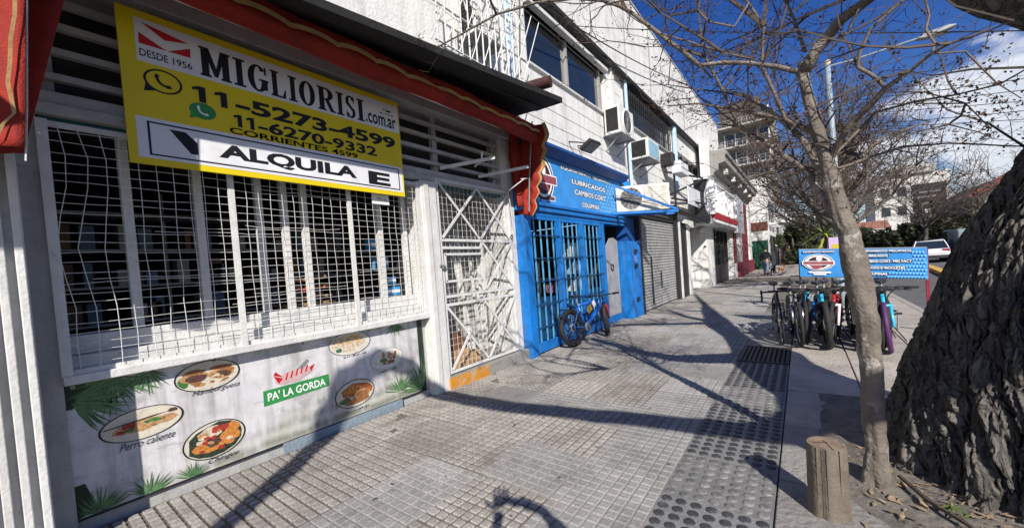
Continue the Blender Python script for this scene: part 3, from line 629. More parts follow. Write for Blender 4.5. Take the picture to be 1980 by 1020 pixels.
def dish(cx, cz, rx, rz, rot, blobs, ring=BLK, plate=(.62, .57, .47)):
    ell(cx, cz, rx, rz, Y0 - .0012, 36, rot).build('dish_plate', M('plate_%d' % int(plate[0] * 99), plate, .5, .2, 20), fm)
    ell(cx, cz, rx, rz, Y0 - .0034, 40, rot, inner=.955 if ring is BLK else .97).build('dish_ring', ring, fm)
    cr, sr = math.cos(R(rot)), math.sin(R(rot)); y = Y0 - .0014; groups = {}
    for a, b, ra, rb, col, r2 in blobs:
        q = groups.setdefault(col, MB()); n = 14; y -= .00006; pts = []
        for i in range(n):
            t = 6.28319 * i / n; k = 1 + rnd.uniform(-.14, .14); u, v = ra * k * math.cos(t), rb * k * math.sin(t); u, v = u * math.cos(R(r2)) - v * math.sin(R(r2)), u * math.sin(R(r2)) + v * math.cos(R(r2))
            X, Z = (a + u), (b + v); dd = math.hypot(X, Z)
            if dd > .93: X, Z = X / dd * .93, Z / dd * .93
            X *= rx; Z *= rz; pts.append((cx + X * cr - Z * sr, y, cz + X * sr + Z * cr))
        q.quad(*pts)
    for col, q in groups.items(): tag(q.build('dish_food', M('food_%d_%d_%d' % tuple(int(c * 99) for c in col), col, .5, .5, 45), fm), kind='stuff')
BR, BN, CR, GN, RD, TN, OR_ = (.30, .13, .05), (.10, .05, .04), (.62, .52, .40), (.06, .18, .05), (.36, .04, .03), (.48, .28, .13), (.55, .22, .05)
def rb(n, cols, sx=.75, sz=.55, s=.22, oz=0.): return [(rnd.uniform(-sx, sx), oz + rnd.uniform(-sz, sz), rnd.uniform(.5, 1.2) * s, rnd.uniform(.5, 1.1) * s, rnd.choice(cols), rnd.uniform(-40, 40)) for _ in range(n)]
dish(.555, .595, .225, .112, 2, [(0, -.1, .8, .3, CR, 8)] + rb(10, (TN, CR), .7, .2, .25, -.1) + rb(20, (BR, BN, RD, GN, TN), .55, .16, .16, -.1) + [(-.2, .25, .75, .05, BN, 6), (.75, .35, .14, .12, BN, 0)])
dish(.955, .835, .215, .118, 0, [(-.75, -.2, .18, .4, GN, 0), (-.4, .0, .42, .4, TN, 0), (.4, .0, .45, .42, TN, 0), (-.4, .35, .36, .18, BR, 0), (.4, .4, .36, .16, BR, 0), (-.35, -.05, .32, .26, BN, 0), (.45, -.05, .30, .28, BN, 0)] + rb(14, (BR, CR, TN), .7, .45, .13, -.1))
dish(.960, .315, .21, .145, 4, [(0, 0, .92, .9, (.03, .045, .03), 0), (-.1, .45, .45, .3, CR, 10), (.45, -.1, .40, .35, OR_, 40), (.6, .35, .3, .25, OR_, 50), (-.3, -.3, .5, .28, OR_, -15), (-.05, -.15, .24, .24, BN, 0), (.2, .5, .3, .2, RD, 0)] + rb(16, (RD, TN, CR, OR_), .6, .55, .14))
dish(2.175, .850, .235, .120, 0, [(-.1, 0, .8, .75, CR, 0), (.2, .3, .4, .42, (.66, .42, .16), 0), (-.55, -.45, .14, .18, (.05, .16, .10), 0)] + rb(12, ((.62, .40, .16), CR, (.66, .56, .44)), .5, .5, .16), NAVY, (.66, .63, .56))
dish(2.60, .590, .215, .120, 0, [(-.2, -.1, .22, .26, (.12, .24, .10), 0), (-.2, .3, .10, .35, TN, 0), (.2, .2, .12, .45, TN, 10), (.5, .2, .09, .4, BR, -10), (.1, -.4, .4, .18, BR, 0)] + rb(8, (CR, TN), .6, .5, .12), GREYM, (.68, .66, .60))
dish(2.185, .315, .225, .142, 2, [(.1, .1, .8, .65, (.40, .12, .04), 0), (-.1, .35, .5, .3, OR_, 0), (-.55, -.35, .42, .3, CR, 10), (-.55, -.35, .26, .2, GN, 10), (.35, -.25, .42, .4, TN, 0), (.35, -.25, .32, .3, BR, 0), (.1, -.6, .6, .2, BR, 0)] + rb(9, (BR, OR_, RD), .6, .5, .1))
for s, a, b, c, d in (('Hamburguesa', .84, 1.16, .685, .735), ('Perro caliente', .42, .72, .435, .485), ('Chingue', .90, 1.11, .125, .17)): text(s, 'lettering', NAVY, fm, a, b, c, d, Y0 - .0036, -.004, .45)
for a, b, z in ((2.08, 2.34, .708), (2.50, 2.74, .445), (2.06, 2.32, .135)):
    mb = MB(); x = a
    while x < b:
        l = rnd.uniform(.012, .03); h = rnd.uniform(.008, .02); mb.quad((x, Y0 - .0036, z), (x + l, Y0 - .0036, z + .004), (x + l + .006, Y0 - .0036, z + h), (x + .008, Y0 - .0036, z + h - .006)); x += l + .008
    mb.build('faded_lettering', NAVY, fm)
MB().quad((1.325, Y0 - .0012, .455), (1.915, Y0 - .0012, .475), (1.918, Y0 - .0012, .592), (1.328, Y0 - .0012, .590)).build('name_band', GREENP, fm)
text("PA' LA GORDA", 'lettering', PRINTW, fm, 1.36, 1.88, .490, .565, Y0 - .0020, .02)
mb = MB(); mb.quad(*[(1.60 + .17 * math.cos(t) , Y0 - .0012, .665 + .055 * math.sin(t) + .02 * math.cos(t)) for t in [6.283 * i / 20 for i in range(20)]]); mb.build('figure_body', M('pale_pink_print', (.62, .42, .42), .5, .2, 9), fm)
mb = MB()
for i, p in enumerate((((1.42, .70), (1.50, .66), (1.46, .62)), ((1.44, .735), (1.42, .705), (1.50, .672)), ((1.74, .705), (1.79, .73), (1.75, .66)))): mb.quad(*[(a, Y0 - .0016 - .0002 * i, b) for a, b in p])
for i in range(5): mb.bar((1.52 + i * .045, Y0 - .0022, .64 + i * .008), (1.54 + i * .045, Y0 - .0022, .70 + i * .008), .002, .012, (1, 0, 0))
mb.build('figure_lines', REDP, fm); MB().quad((1.62, Y0 - .0018, .71), (1.72, Y0 - .0018, .79), (1.74, Y0 - .0018, .77), (1.68, Y0 - .0018, .71)).build('figure_wing', GREYM, fm)

# ------------------------------------------------------------------ awning
aw = thing('red_awning', 'faded red fabric awning with gold scalloped edge over restaurant', 'awning', (2.5, 3.3, 3.4))
AY, AZ0, AZ1 = 3.20, 3.42, 3.70
def vy(u, x): return AY + .012 * math.sin(x * 5) + .010 * math.sin(x * 13 + 1)
def val(u, v):
    x = -.5 + 5.72 * u; z = AZ1 + (AZ0 - AZ1) * v + .012 * math.sin(x * 2.3) + .008 * noise.noise(Vector((x * 4, v * 3, 0)))
    return x, AY + .03 * math.sin(v * 9) * .5 + .012 * math.sin(x * 5 + v * 3), z
MB().grid(val, 120, 8).build('valance', RED, aw, smooth=True, solid=.004)
tr = MB()
def tv(u, v):
    x = -.5 + 5.72 * u; p = val(u, .45); ph = (x * 2.6) % 1; wv = .035 * abs(math.sin(math.pi * ph)) ** .6
    return x, AY - .022 + .012 * math.sin(x * 5), 3.575 + wv + (.022 if v else -.018)
tr.grid(tv, 220, 1).build('scallop_trim', GOLD, aw, solid=.002)
MB().grid(lambda u, v: (-.5 + 5.7 * u, 3.22 + .50 * v, 3.69 + .12 * v - .05 * math.sin(math.pi * v) + .01 * math.sin(u * 40)), 60, 6).build('canopy_fabric', RED, aw, smooth=True, solid=.004)
MB().tube([(-.5, 3.30, 3.50), (5.15, 3.30, 3.50)], .022, 8).build('front_bar', WHITE, aw)
# right end panel (x = 5.2) with scalloped gold edge
edge = [(3.08, 3.72), (3.055, 3.52), (3.12, 3.38), (3.12, 3.30), (3.17, 3.18), (3.17, 3.08), (3.24, 2.98), (3.25, 2.88), (3.31, 2.78), (3.31, 2.68), (3.37, 2.57), (3.37, 2.46), (3.43, 2.33)]
def rend(u, v):
    k = u * (len(edge) - 1); i = min(int(k), len(edge) - 2); f_ = k - i; ey = edge[i][0] * (1 - f_) + edge[i + 1][0] * f_ - .035 * abs(math.sin(math.pi * k / 2)); ez = edge[i][1] * (1 - f_) + edge[i + 1][1] * f_
    iy, iz = 3.86 - .14 * u, 3.78 - 1.38 * u; y = ey + (iy - ey) * v; return 5.22 + .025 * math.sin(v * 14 + u * 3) + .03 * v, y, ez + (iz - ez) * v
MB().grid(rend, 48, 14).build('end_curtain', RED, aw, smooth=True, solid=.004)
def rtrim(u, v):
    p = Vector(rend(u, 0)); return p.x - .012, p.y - .004 + .055 * v + (.018 * abs(math.sin(math.pi * u * 6)) if v else 0), p.z + .01 * v
MB().grid(rtrim, 72, 1).build('scallop_trim', GOLD, aw, solid=.003)
MB().grid(lambda u, v: (5.14 + .05 * math.sin(v * 9), 3.55 + .28 * v * (1 - .55 * u), 3.80 - 1.30 * u - .1 * v * (1 - u)), 20, 10).build('inner_curtain', RED, aw, smooth=True, solid=.004)
MB().tube([(5.17, 3.28, 3.78), (5.17, 3.40, 3.0), (5.17, 3.46, 2.4)], .012, 6).build('end_rod', GREYM, aw)
# left end curtains
MB().grid(lambda u, v: (-.30 + (.75 - .33 * u) * v + .0, 3.32 + .05 * math.sin(v * 11) - .02 * u, 3.76 - 1.46 * u), 24, 16).build('end_curtain', RED, aw, smooth=True, solid=.004)
def lend(u, v):
    xr = .205 - .09 * u ** 1.0; xr = xr if u > .05 else xr; return -.35 + (xr + .35) * v, 3.00 + .03 * math.sin(v * 9 + u * 2) - .015 * u, 3.45 - 1.22 * u + .03 * v
MB().grid(lend, 24, 14).build('end_curtain', RED, aw, smooth=True, solid=.004)
lt = [(.155, 3.4), (.148, 3.12), (.142, 2.99), (.134, 2.89), (.115, 2.78), (.105, 2.66), (.092, 2.56), (.098, 2.47), (.102, 2.42), (.065, 2.36), (.045, 2.30), (.0, 2.27)]
mb = MB()
for (a, b), (c, d) in zip(lt[:-1], lt[1:]): mb.quad((a, 2.955, b), (c, 2.955, d), (c - .013, 2.953, d - .006), (a - .013, 2.953, b - .006))
mb.build('scallop_trim', GOLD, aw, solid=.003)
MB().tube([(.21, 2.99, 3.5), (.165, 2.985, 2.9), (.135, 2.985, 2.45), (.115, 2.985, 2.2)], .004, 5).build('cord', WHITE, aw)
for p in (((3.62, 3.8, 2.91), (4.18, 3.3, 3.04)), ((4.39, 3.8, 2.91), (4.99, 3.3, 3.05))):
    o = thing('awning_arm', 'white metal awning arm with crossbar jutting out above the gate' if p[0][0] < 4 else 'plain white metal awning arm jutting towards the red end curtain', 'awning arm', p[0])
    MB().bar(p[0], p[1], .035, .04).build('arm', WHITE, o)
    if p[0][0] < 4:
        MB().tube([(3.92, 3.30, 3.06), (4.05, 3.42, 3.01), (4.12, 3.62, 2.98)], .014, 6).build('crossbar', WHITE, o)
    else: MB().tube([(4.86, 3.62, 2.72), (5.0, 3.4, 2.88)], .009, 6).tube([(4.95, 3.42, 2.88), (5.15, 3.42, 2.92)], .009, 6).build('crossbar', WHITE, o)
# black canopy slab above
cs = thing('sloping_canopy', 'long sooty black sloping canopy above the red awning', 'canopy', (2.4, 3.5, 4.0))
ce = [(-3.2, 1.95, 3.42), (-1.08, 1.95, 3.44), (-1.0, 2.88, 3.52), (1.49, 2.83, 3.60), (4.90, 2.60, 3.81)]; cw = [(-3.2, 3.86, 3.92), (-1.08, 3.86, 3.93), (-1.0, 3.86, 3.94), (1.6, 3.86, 3.98), (5.32, 3.30, 4.02)]  # far left stretch added out of view to shade curtain and sign edge
mb = MB()
for k in (0, 1, 2, 3): mb.quad(ce[k], ce[k + 1], cw[k + 1], cw[k])
mb.quad(cw[3], cw[4], (5.30, 3.86, 4.05))
mb.build('sheet', SOFFIT, cs, solid=.05)
MB().bar(ce[2], ce[3], .03, .07).bar(ce[3], ce[4], .03, .07).bar(ce[4], cw[4], .03, .06).build('lip', SOFFIT, cs)
MB().tube([(-1, 3.3, 3.60), (1.5, 3.22, 3.74), (5.0, 2.98, 3.86)], .018, 6).build('rail', BLACKM, cs)
rl = thing('canopy_pipe', 'stubby dark rusty pipe end resting above the canopy corner', 'pipe', (5.1, 3.1, 4.25))
MB().tube([(5.02, 3.62, 4.28), (5.17, 2.90, 4.27)], .085, 16).build('pipe', M('rusty_pipe', (.06, .022, .02), .6, .5, 12), rl, smooth=False)
# ================================================================== LONG WHITE BUILDING, UPPER FLOOR (y = 3.7)
wb = thing('white_building', 'long white two storey building with grooved upper wall and blank parapet', 'building', (10, 3.8, 0))
UW = 3.72
def wallx(x0, x1, z0, z1, y0=UW, y1=4.1, m=WALL, nm='wall'): return B(x0, x1, y0, y1, z0, z1).build(nm, m, wb)
# backing wall with window holes
wallx(-3, 5.84, 4.0, 6.4); wallx(5.842, 9.3, 3.62, 5.12); wallx(5.842, 9.3, 6.15, 6.4); wallx(9.302, 10.8, 3.62, 6.4); wallx(10.802, 15.2, 3.3, 5.30); wallx(15.202, 25, 2.9, 5.1); wallx(16.3, 20.3, 5.62, 6.4); wallx(15.202, 16.298, 5.102, 6.4); wallx(20.302, 25, 5.102, 6.4); wallx(5.30, 5.84, 3.62, 3.998)
# cladding boards with dark joints
def boards(x0, x1, zs):
    for a, b in zip(zs[:-1], zs[1:]): B(x0, x1, 3.695, 3.719, a + .009, b - .009).build('cladding_board', WALL, wb)
boards(5.36, 5.80, [5.10, 5.36, 5.62, 5.88, 6.14, 6.38]); boards(5.36, 10.35, [3.62, 3.90, 4.18, 4.46, 4.74, 5.02]); boards(9.42, 10.35, [5.02, 5.30, 5.58, 5.86, 6.14, 6.38]); boards(10.75, 15.2, [3.3, 3.62, 3.90, 4.18, 4.46, 4.74, 5.02, 5.28]); boards(15.9, 22, [4.0, 4.3, 4.6, 4.9, 5.08])
# projecting parapet
pp = MB(); pp.box(-3, 10.42, 3.55, 4.1, 6.401, 8.72).box(10.44, 17.8, 3.55, 4.1, 6.401, 8.72).box(17.82, 25.2, 3.55, 4.1, 6.401, 8.70); pp.build('parapet', WALL, wb)
B(-3, 25.2, 3.53, 4.15, 8.722, 8.78).build('coping', GREYP, wb); B(-3, 25.2, 3.53, 3.549, 6.36, 6.46).build('drip_edge', SOFFIT, wb)
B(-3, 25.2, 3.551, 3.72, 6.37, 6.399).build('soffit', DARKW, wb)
# large dark window
wn = thing('window', None, None); wn.parent = wb; wn.location = Vector((7.5, 3.7, 5.6)) - wb.location
for x0, x1 in ((5.87, 7.33), (7.47, 9.05)): B(x0, x1, 3.80, 3.81, 5.14, 6.13).build('pane', GLASS, wn)
for x in (5.85, 7.40, 9.06): B(x - .035, x + .035, 3.74, 3.85, 5.125, 6.15).build('frame', M('aluminium', (.42, .41, .38), .4, .1, 5, metal=.3), wn)
B(9.10, 9.30, 3.82, 3.86, 5.125, 6.15).build('side_panel', M('brown_panel', (.11, .055, .04), .6, .2), wn)
B(5.83, 9.3, 3.66, 3.79, 5.085, 5.122).build('sill', WHITE, wn); B(5.83, 9.3, 3.60, 3.79, 6.15, 6.22).build('hood', WHITE, wn)
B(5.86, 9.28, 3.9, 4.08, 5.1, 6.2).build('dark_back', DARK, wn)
# barred window
bw = thing('barred_window', None, None); bw.parent = wb; bw.location = Vector((13, 3.7, 5.8)) - wb.location
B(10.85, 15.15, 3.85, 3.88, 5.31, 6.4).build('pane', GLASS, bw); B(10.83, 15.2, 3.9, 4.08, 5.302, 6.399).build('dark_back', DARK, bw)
for i in range(23): B(10.9 + i * .19, 10.925 + i * .19, 3.66, 3.685, 5.26, 6.36).build('bar', BLACKM, bw)
for z in (5.3, 5.6, 5.95, 6.3): B(10.86, 15.15, 3.686, 3.70, z - .012, z + .012).build('bar', BLACKM, bw)
B(10.84, 15.18, 3.62, 3.85, 5.23, 5.262).build('sill', GREYP, bw)
# strip window further along
sw = thing('strip_window', None, None); sw.parent = wb; sw.location = Vector((18.3, 3.7, 5.4)) - wb.location
B(16.3, 20.3, 3.9, 3.92, 5.10, 5.62).build('pane', GLASS, sw)
for x in (16.32, 17.3, 18.3, 19.3, 20.28): B(x - .03, x + .03, 3.80, 3.87, 5.11, 5.61).build('frame', BLACKM, sw)
for x, w_, z0 in ((5.22, .16, 4.14), (10.55, .12, 3.5), (15.55, .24, 4.0)):
    mb = MB()
    for q in (-1, 1): mb.tube([(x + q * w_ / 4, 3.63, z0), (x + q * w_ / 4, 3.63, 6.39)], w_ / 3.6, 8)
    mb.build('drainpipe', BLUEL, wb)
B(9.55, 9.62, 3.62, 3.70, 5.05, 6.36).build('conduit', WHITE, wb); B(9.72, 9.77, 3.64, 3.70, 4.9, 6.36).build('conduit', WHITE, wb)
MB().tube([(10.43, 3.54, 6.4), (10.43, 3.54, 8.7)], .02, 6).build('conduit', GREYM, wb)
for x in (8.3, 12.6, 16.9): MB().tube([(x, 3.535, 8.7), (x + .02, 3.53, 7.6), (x - .03, 3.535, 6.5)], .012, 5).build('conduit', GREYM, wb)
# cage of white bars upper left
cg = thing('balcony_cage', 'white painted wire cage guarding an air conditioner above the canopy', 'cage', (4.1, 3.45, 4.5))
for i in range(13): MB().tube([(3.2 + i * .135, 3.22, 4.16), (3.2 + i * .135, 3.2, 5.4)], .011, 5).build('bar', WHITE, cg)
for i in range(9): MB().tube([(3.1 + i * .22, 3.225, 4.16), (3.7 + i * .22, 3.205, 5.4)], .008, 5).build('brace', WHITE, cg)
for z in (4.18, 4.62, 5.06, 5.4): MB().tube([(3.15, 3.22, z), (4.85, 3.22, z)], .012, 5).build('bar', WHITE, cg)
for z in (4.18, 4.8, 5.4): MB().tube([(4.85, 3.22, z), (4.85, 3.68, z)], .012, 5).build('bar', WHITE, cg)
for k in range(4):
    a = 3.55 + k * .36; MB().tube([(a + .16 * math.cos(t * .5) * (1 - t * .05), 3.20, 4.75 + .14 * math.sin(t * .5) * (1 - t * .05) + .02 * t) for t in range(14)], .010, 5).build('scroll', WHITE, cg)
def ac(name_loc, x0, x1, y0, y1, z0, z1, lab, side=None):
    a = thing('air_conditioner', lab, 'air conditioner', name_loc, 'air conditioners on the white facade')
    AW = M('ac_casing', (.66, .66, .63), .5, .1, 8, .1, dirt=((.35, .32, .28), 8, .58, .8), streak=.2)
    B(x0, x1, y0, y1, z0, z1).build('casing', AW, a, bevel=.015)
    n = 9; H = z1 - z0; W_ = y1 - y0
    B(x0 - .004, x0 - .001, y0 + W_ * .12, y1 - W_ * .12, z0 + H * .1, z1 - H * .1).build('grille_back', BLACKM, a)
    for i in range(n): B(x0 - .012, x0 - .005, y0 + W_ * .13, y1 - W_ * .13, z0 + H * (.12 + .76 * i / (n - 1)) - .006, z0 + H * (.12 + .76 * i / (n - 1)) + .006).build('grille_slat', DARKW, a)
    if side == 'fan':
        cx, cz, r_ = (x0 + x1) / 2, (z0 + z1) / 2, min(x1 - x0, H) * .43
        MB().torus((cx, y0 - .005, cz), r_, .02, 28, 6, 'y').build('fan_ring', AW, a); ell(cx, cz, r_ * .98, r_ * .98, y0 - .003).build('fan_hole', DARKW, a)
        mb = MB()
        for i in range(14): t = 3.1416 * i / 14; mb.bar((cx - r_ * math.cos(t), y0 - .012, cz - r_ * math.sin(t)), (cx + r_ * math.cos(t), y0 - .012, cz + r_ * math.sin(t)), .004, .006)
        mb.build('fan_guard', GREYM, a)
    if side == 'blue': B(x0 + .08, x1 - .08, y0 - .006, y0 - .001, z0 + .06, z1 - .06).build('side_panel', M('pale_blue_panel', (.26, .46, .56), .35, .15, 6), a)
    for x in (x0 + .12, x1 - .12): MB().bar((x, 3.7, z0 - .02), (x, y0 + .02, z0 - .02), .03, .03).bar((x, 3.7, z0 - .34), (x, y0 + .08, z0 - .03), .025, .025).build('bracket', GREYM, a)
    B(x0 - .02, x1 + .02, y0 - .03, 3.69, z0 - .015, z0 - .001).build('tray', GREYM, a)
    return a
ac((9.4, 3.5, 4.5), 8.95, 9.90, 3.26, 3.64, 4.52, 5.18, 'white air conditioner with round fan under the large dark window', 'fan')
ac((11, 3.4, 4.2), 10.57, 11.6, 3.14, 3.64, 4.22, 4.74, 'boxy air conditioner with pale blue street side below the barred window', 'blue')
ac((4.4, 3.5, 4.7), 4.05, 4.62, 3.36, 3.66, 4.72, 5.3, 'dark grilled air conditioner inside the white wire cage')
# large outdoor unit on blue brackets, fan facing the camera
a3 = thing('outdoor_unit', 'large cream condenser unit with round fan on blue brackets', 'air conditioner', (9.6, 3.0, 2.7), 'air conditioners on the white facade')
A_, B_ = Vector((9.32, 3.62, 0)), Vector((10.02, 2.52, 0)); ud = (B_ - A_).normalized(); nd = Vector((-ud.y, ud.x, 0)); nd = nd if nd.x > 0 else -nd; L = (B_ - A_).length
def f3(a, b, t): p = A_ + ud * a + nd * t; return (p.x, p.y, 2.70 + b)
AW = M('ac_cream', (.62, .60, .53), .5, .1, 8, .1, dirt=((.35, .32, .28), 8, .6, .8), streak=.25)
MB().prism([(0, 0), (L, 0), (L, .64), (0, .64)], f3, 0, .36).build('casing', AW, a3, bevel=.02)
r_ = .275; cx, cz = .36, .32
ell(cx, cz, r_, r_, -.004, 30, fr=f3).build('fan_hole', M('fan_dark', (.05, .05, .05), .6), a3)
ell(cx, cz, r_ + .02, r_ + .02, -.008, 30, inner=.9, fr=f3).build('fan_ring', AW, a3)
mb = MB()
for i in range(12):
    t = 6.28319 * i / 12; mb.quad(f3(cx + .06 * math.cos(t), cz + .06 * math.sin(t), -.006), f3(cx + r_ * math.cos(t), cz + r_ * math.sin(t), -.006), f3(cx + r_ * math.cos(t + .3), cz + r_ * math.sin(t + .3), -.0065))
mb.build('fan_blade', M('fan_grey', (.16, .155, .15), .5), a3)
mb = MB()
for k in range(1, 7): 
    for i in range(28): t0, t1 = 6.28319 * i / 28, 6.28319 * (i + 1) / 28; mb.tube([f3(cx + r_ * k / 7 * math.cos(t0), cz + r_ * k / 7 * math.sin(t0), -.016), f3(cx + r_ * k / 7 * math.cos(t1), cz + r_ * k / 7 * math.sin(t1), -.016)], .003, 3, False)
mb.build('fan_guard', GREYM, a3)
for i in range(13): MB().prism([(.72, .05 + i * .042), (L - .06, .05 + i * .042), (L - .06, .075 + i * .042), (.72, .075 + i * .042)], f3, -.01, -.001).build('grille_slat', AW, a3)
MB().prism([(.68, .02), (.70, .02), (.70, .62), (.68, .62)], f3, -.006, -.001).build('seam', GREYM, a3)
bkt = MB(); bkt.bar((9.0, 3.62, 2.66), (10.0, 2.35, 2.62), .05, .06).bar((9.45, 3.75, 2.66), (10.4, 2.55, 2.62), .05, .06).bar((9.02, 3.50, 3.30), (9.95, 2.38, 2.66), .035, .05).build('bracket', BLUE, a3)
fl = thing('floodlight', 'square black floodlight tilted out over the blue shop sign', 'floodlight', (7.4, 3.4, 3.85))
MB().obox((7.35, 3.32, 3.86), (.20, -.02, 0), (0, .12, -.07), (.0, .02, .035)).build('housing', BLACKM, fl, bevel=.01); MB().obox((7.35, 3.30, 3.822), (.17, -.017, 0), (0, .10, -.058), (.0, .002, .003)).build('lens', M('lamp_lens', (.25, .24, .2), .2), fl)
MB().bar((7.2, 3.34, 3.9), (7.15, 3.69, 4.0), .03, .02).bar((7.5, 3.34, 3.9), (7.55, 3.69, 4.0), .03, .02).build('bracket', BLACKM, fl)

# ================================================================== BLUE BICYCLE SHOP (y = 3.65)
bs = thing('bike_shop_front', 'bright blue bicycle shop front with barred doors and printed fascia', 'shopfront', (7.8, 3.7, 0))
B(5.215, 5.40, 3.62, 3.9, -.02, 2.38).build('jamb', BLUE, bs, bevel=.008)
B(5.5, 9.86, 3.64, 3.9, 2.40, 2.47).build('lintel', BLUE, bs); B(5.215, 9.86, 3.60, 3.9, 2.472, 2.56).build('lintel', BLUE, bs, bevel=.01); B(5.215, 9.86, 3.57, 3.9, 2.562, 2.62).build('lintel', BLUE, bs, bevel=.01)
fas = B(5.24, 9.75, 3.66, 3.9, 2.622, 3.50).build('fascia', BLUED, bs)
co = MB(); co.prism([(3.70, 3.50), (3.60, 3.50), (3.46, 3.62), (3.46, 3.67), (3.70, 3.67)], lambda a, b, t: (t, a, b), 5.23, 9.9); co.build('cornice', M('dark_blue_paint', (.012, .075, .27), .45, .2, 6), bs)
Yf = 3.6585; DUSTR = M('dusty_red_print', (.30, .07, .09), .5, .25, 14)
ell(5.98, 3.10, .40, .42, Yf, 34).build('logo_ring', PRINTW, bs); ell(5.98, 3.10, .37, .39, Yf - .0006, 34).build('logo_ring', BLK, bs); ell(5.98, 3.10, .33, .35, Yf - .0012, 34).build('logo_ring', PRINTW, bs); ell(5.98, 3.10, .28, .30, Yf - .0018, 30).build('logo_disc', M('maroon_black', (.05, .02, .025), .5), bs)
ell(6.0, 3.25, .09, .12, Yf - .0024, 18).build('logo_head', PRINTW, bs)
MB().quad((5.66, Yf - .0026, 3.0), (6.48, Yf - .0026, 3.0), (6.48, Yf - .0026, 3.18), (5.66, Yf - .0026, 3.18)).build('logo_ribbon', PRINTW, bs); MB().quad((5.68, Yf - .003, 3.02), (6.46, Yf - .003, 3.02), (6.46, Yf - .003, 3.16), (5.68, Yf - .003, 3.16)).build('logo_ribbon', DUSTR, bs)
MB().quad((5.80, Yf - .0022, 2.92), (6.10, Yf - .0022, 3.3), (6.18, Yf - .0022, 2.86)).build('logo_figure', DUSTR, bs)
MB().quad((5.78, Yf, 2.70), (6.38, Yf, 2.70), (6.38, Yf, 2.80), (5.78, Yf, 2.80)).build('logo_plate', PRINTW, bs); MB().quad((5.80, Yf - .0005, 2.715), (6.36, Yf - .0005, 2.715), (6.36, Yf - .0005, 2.785), (5.80, Yf - .0005, 2.785)).build('logo_plate', M('dim_maroon', (.14, .06, .08), .5), bs)
def sign_line(parent, s, x0, x1, z0, z1, fr=None, y=Yf, sg_=-1):
    text(s, 'lettering_outline', BLK, parent, x0 - (z1 - z0) * .08, x1 + (z1 - z0) * .08, z0 - (z1 - z0) * .12, z1 + (z1 - z0) * .12, y, .085, 0, fr)
    return text(s, 'lettering', PRINTW, parent, x0, x1, z0, z1, y + sg_ * .001, .02, 0, fr)
sign_line(bs, 'EQUIPAMIENTO MECANICO', 6.68, 9.05, 3.36, 3.45); sign_line(bs, 'LUBRICADOS', 7.1, 8.75, 3.14, 3.24); sign_line(bs, 'CAMBIOS CORT', 7.2, 8.72, 2.93, 3.04); sign_line(bs, 'COLUMNAS', 7.5, 8.35, 2.70, 2.80)
mb = MB()
for i in range(8):
    for j in range(9):
        x, z = 8.45 + i * .16 + (j % 2) * .08, 2.70 + j * .085
        if x < 8.8 and z > 3.05 or x > 9.7: continue
        mb.quad(*[(x + .048 * math.cos(t), Yf + .0004, z + .03 * math.sin(t)) for t in [6.283 * q / 10 for q in range(10)]])
tag(mb.build('dot_print', M('light_blue_dots', (.16, .48, .80), .5), bs), kind='stuff')
# barred doors: three leaves
for li, (x0, x1) in enumerate(((5.41, 6.42), (6.44, 7.38), (7.40, 8.36))):
    d = thing('barred_door', None, None); d.parent = bs; d.location = Vector(((x0 + x1) / 2, 3.66, 1.2)) - bs.location
    for x, hw in ((x0 + .03, .03), (x1 - .06, .055)): B(x - hw, x + hw, 3.64, 3.69, .02, 2.395).build('stile', BLUE, d, bevel=.004)
    B(x0 + .062, x1 - .117, 3.645, 3.685, .03, .20).build('kick_rail', BLUE, d)
    B(x0 + .062, x1 - .117, 3.645, 3.685, 2.33, 2.395).build('top_rail', BLUE, d)
    for i in range(4): x = x0 + .06 + (x1 - x0 - .18) * (i + .5) / 4; B(x - .012, x + .012, 3.655, 3.675, .201, 2.329).build('bar', M('bar_blue', (.10, .34, .60), .4, .2, 8), d)
    for z in (.46, .85, 1.25, 1.65, 2.05): B(x0 + .02, x1 - .02, 3.626, 3.636, z - .009, z + .009).build('cross_bar', M('bar_dark_blue', (.012, .07, .20), .45, .2, 8), d)
    if li < 3: B(x0 + .112, x1 - .122, 3.70, 3.71, .21, .95).build('lower_panel', M('deep_blue_panel', (.01, .06, .16), .3, .2), d)
rm = MB(); rm.quad((5.3, 6.5, 0), (9.9, 6.5, 0), (9.9, 6.5, 2.6), (5.3, 6.5, 2.6)); rm.quad((5.3, 3.95, 0), (5.3, 6.5, 0), (5.3, 6.5, 2.6), (5.3, 3.95, 2.6)); rm.quad((9.9, 3.9, 0), (9.9, 6.5, 0), (9.9, 6.5, 2.6), (9.9, 3.9, 2.6)); rm.quad((5.3, 3.9, 2.62), (9.9, 3.9, 2.62), (9.9, 6.5, 2.62), (5.3, 6.5, 2.62)); rm.quad((5.3, 3.7, -.005), (9.9, 3.7, -.005), (9.9, 6.5, -.005), (5.3, 6.5, -.005)); rm.build('room', M('shop_dark', (.03, .032, .036), .8, .3), bs)
for k, (x, z, sx, sz, col, lab) in enumerate(((7.75, 1.65, .42, .34, (.45, .47, .40), 'pale helmet box stacked high behind the last barred door'), (7.9, 1.28, .40, .3, (.25, .35, .5), 'blue grey carton in the middle behind the last barred door'), (7.95, .9, .44, .32, (.5, .5, .5), 'white parts carton low behind the last barred door'), (6.95, .95, .22, .22, (.5, .16, .2), 'small pink carton behind the middle barred door'))):
    o = thing('parts_box', lab, 'box', (x, 4.15, z - .001)); B(x - sx / 2, x + sx / 2, 4.05, 4.3, z, z + sz).build('carton', M('carton_%d' % k, col, .6, .3, 9), o, bevel=.01); B(x - sx * .3, x + sx * .3, 4.046, 4.0495, z + sz * .3, z + sz * .7).build('label', PRINTW, o)
    
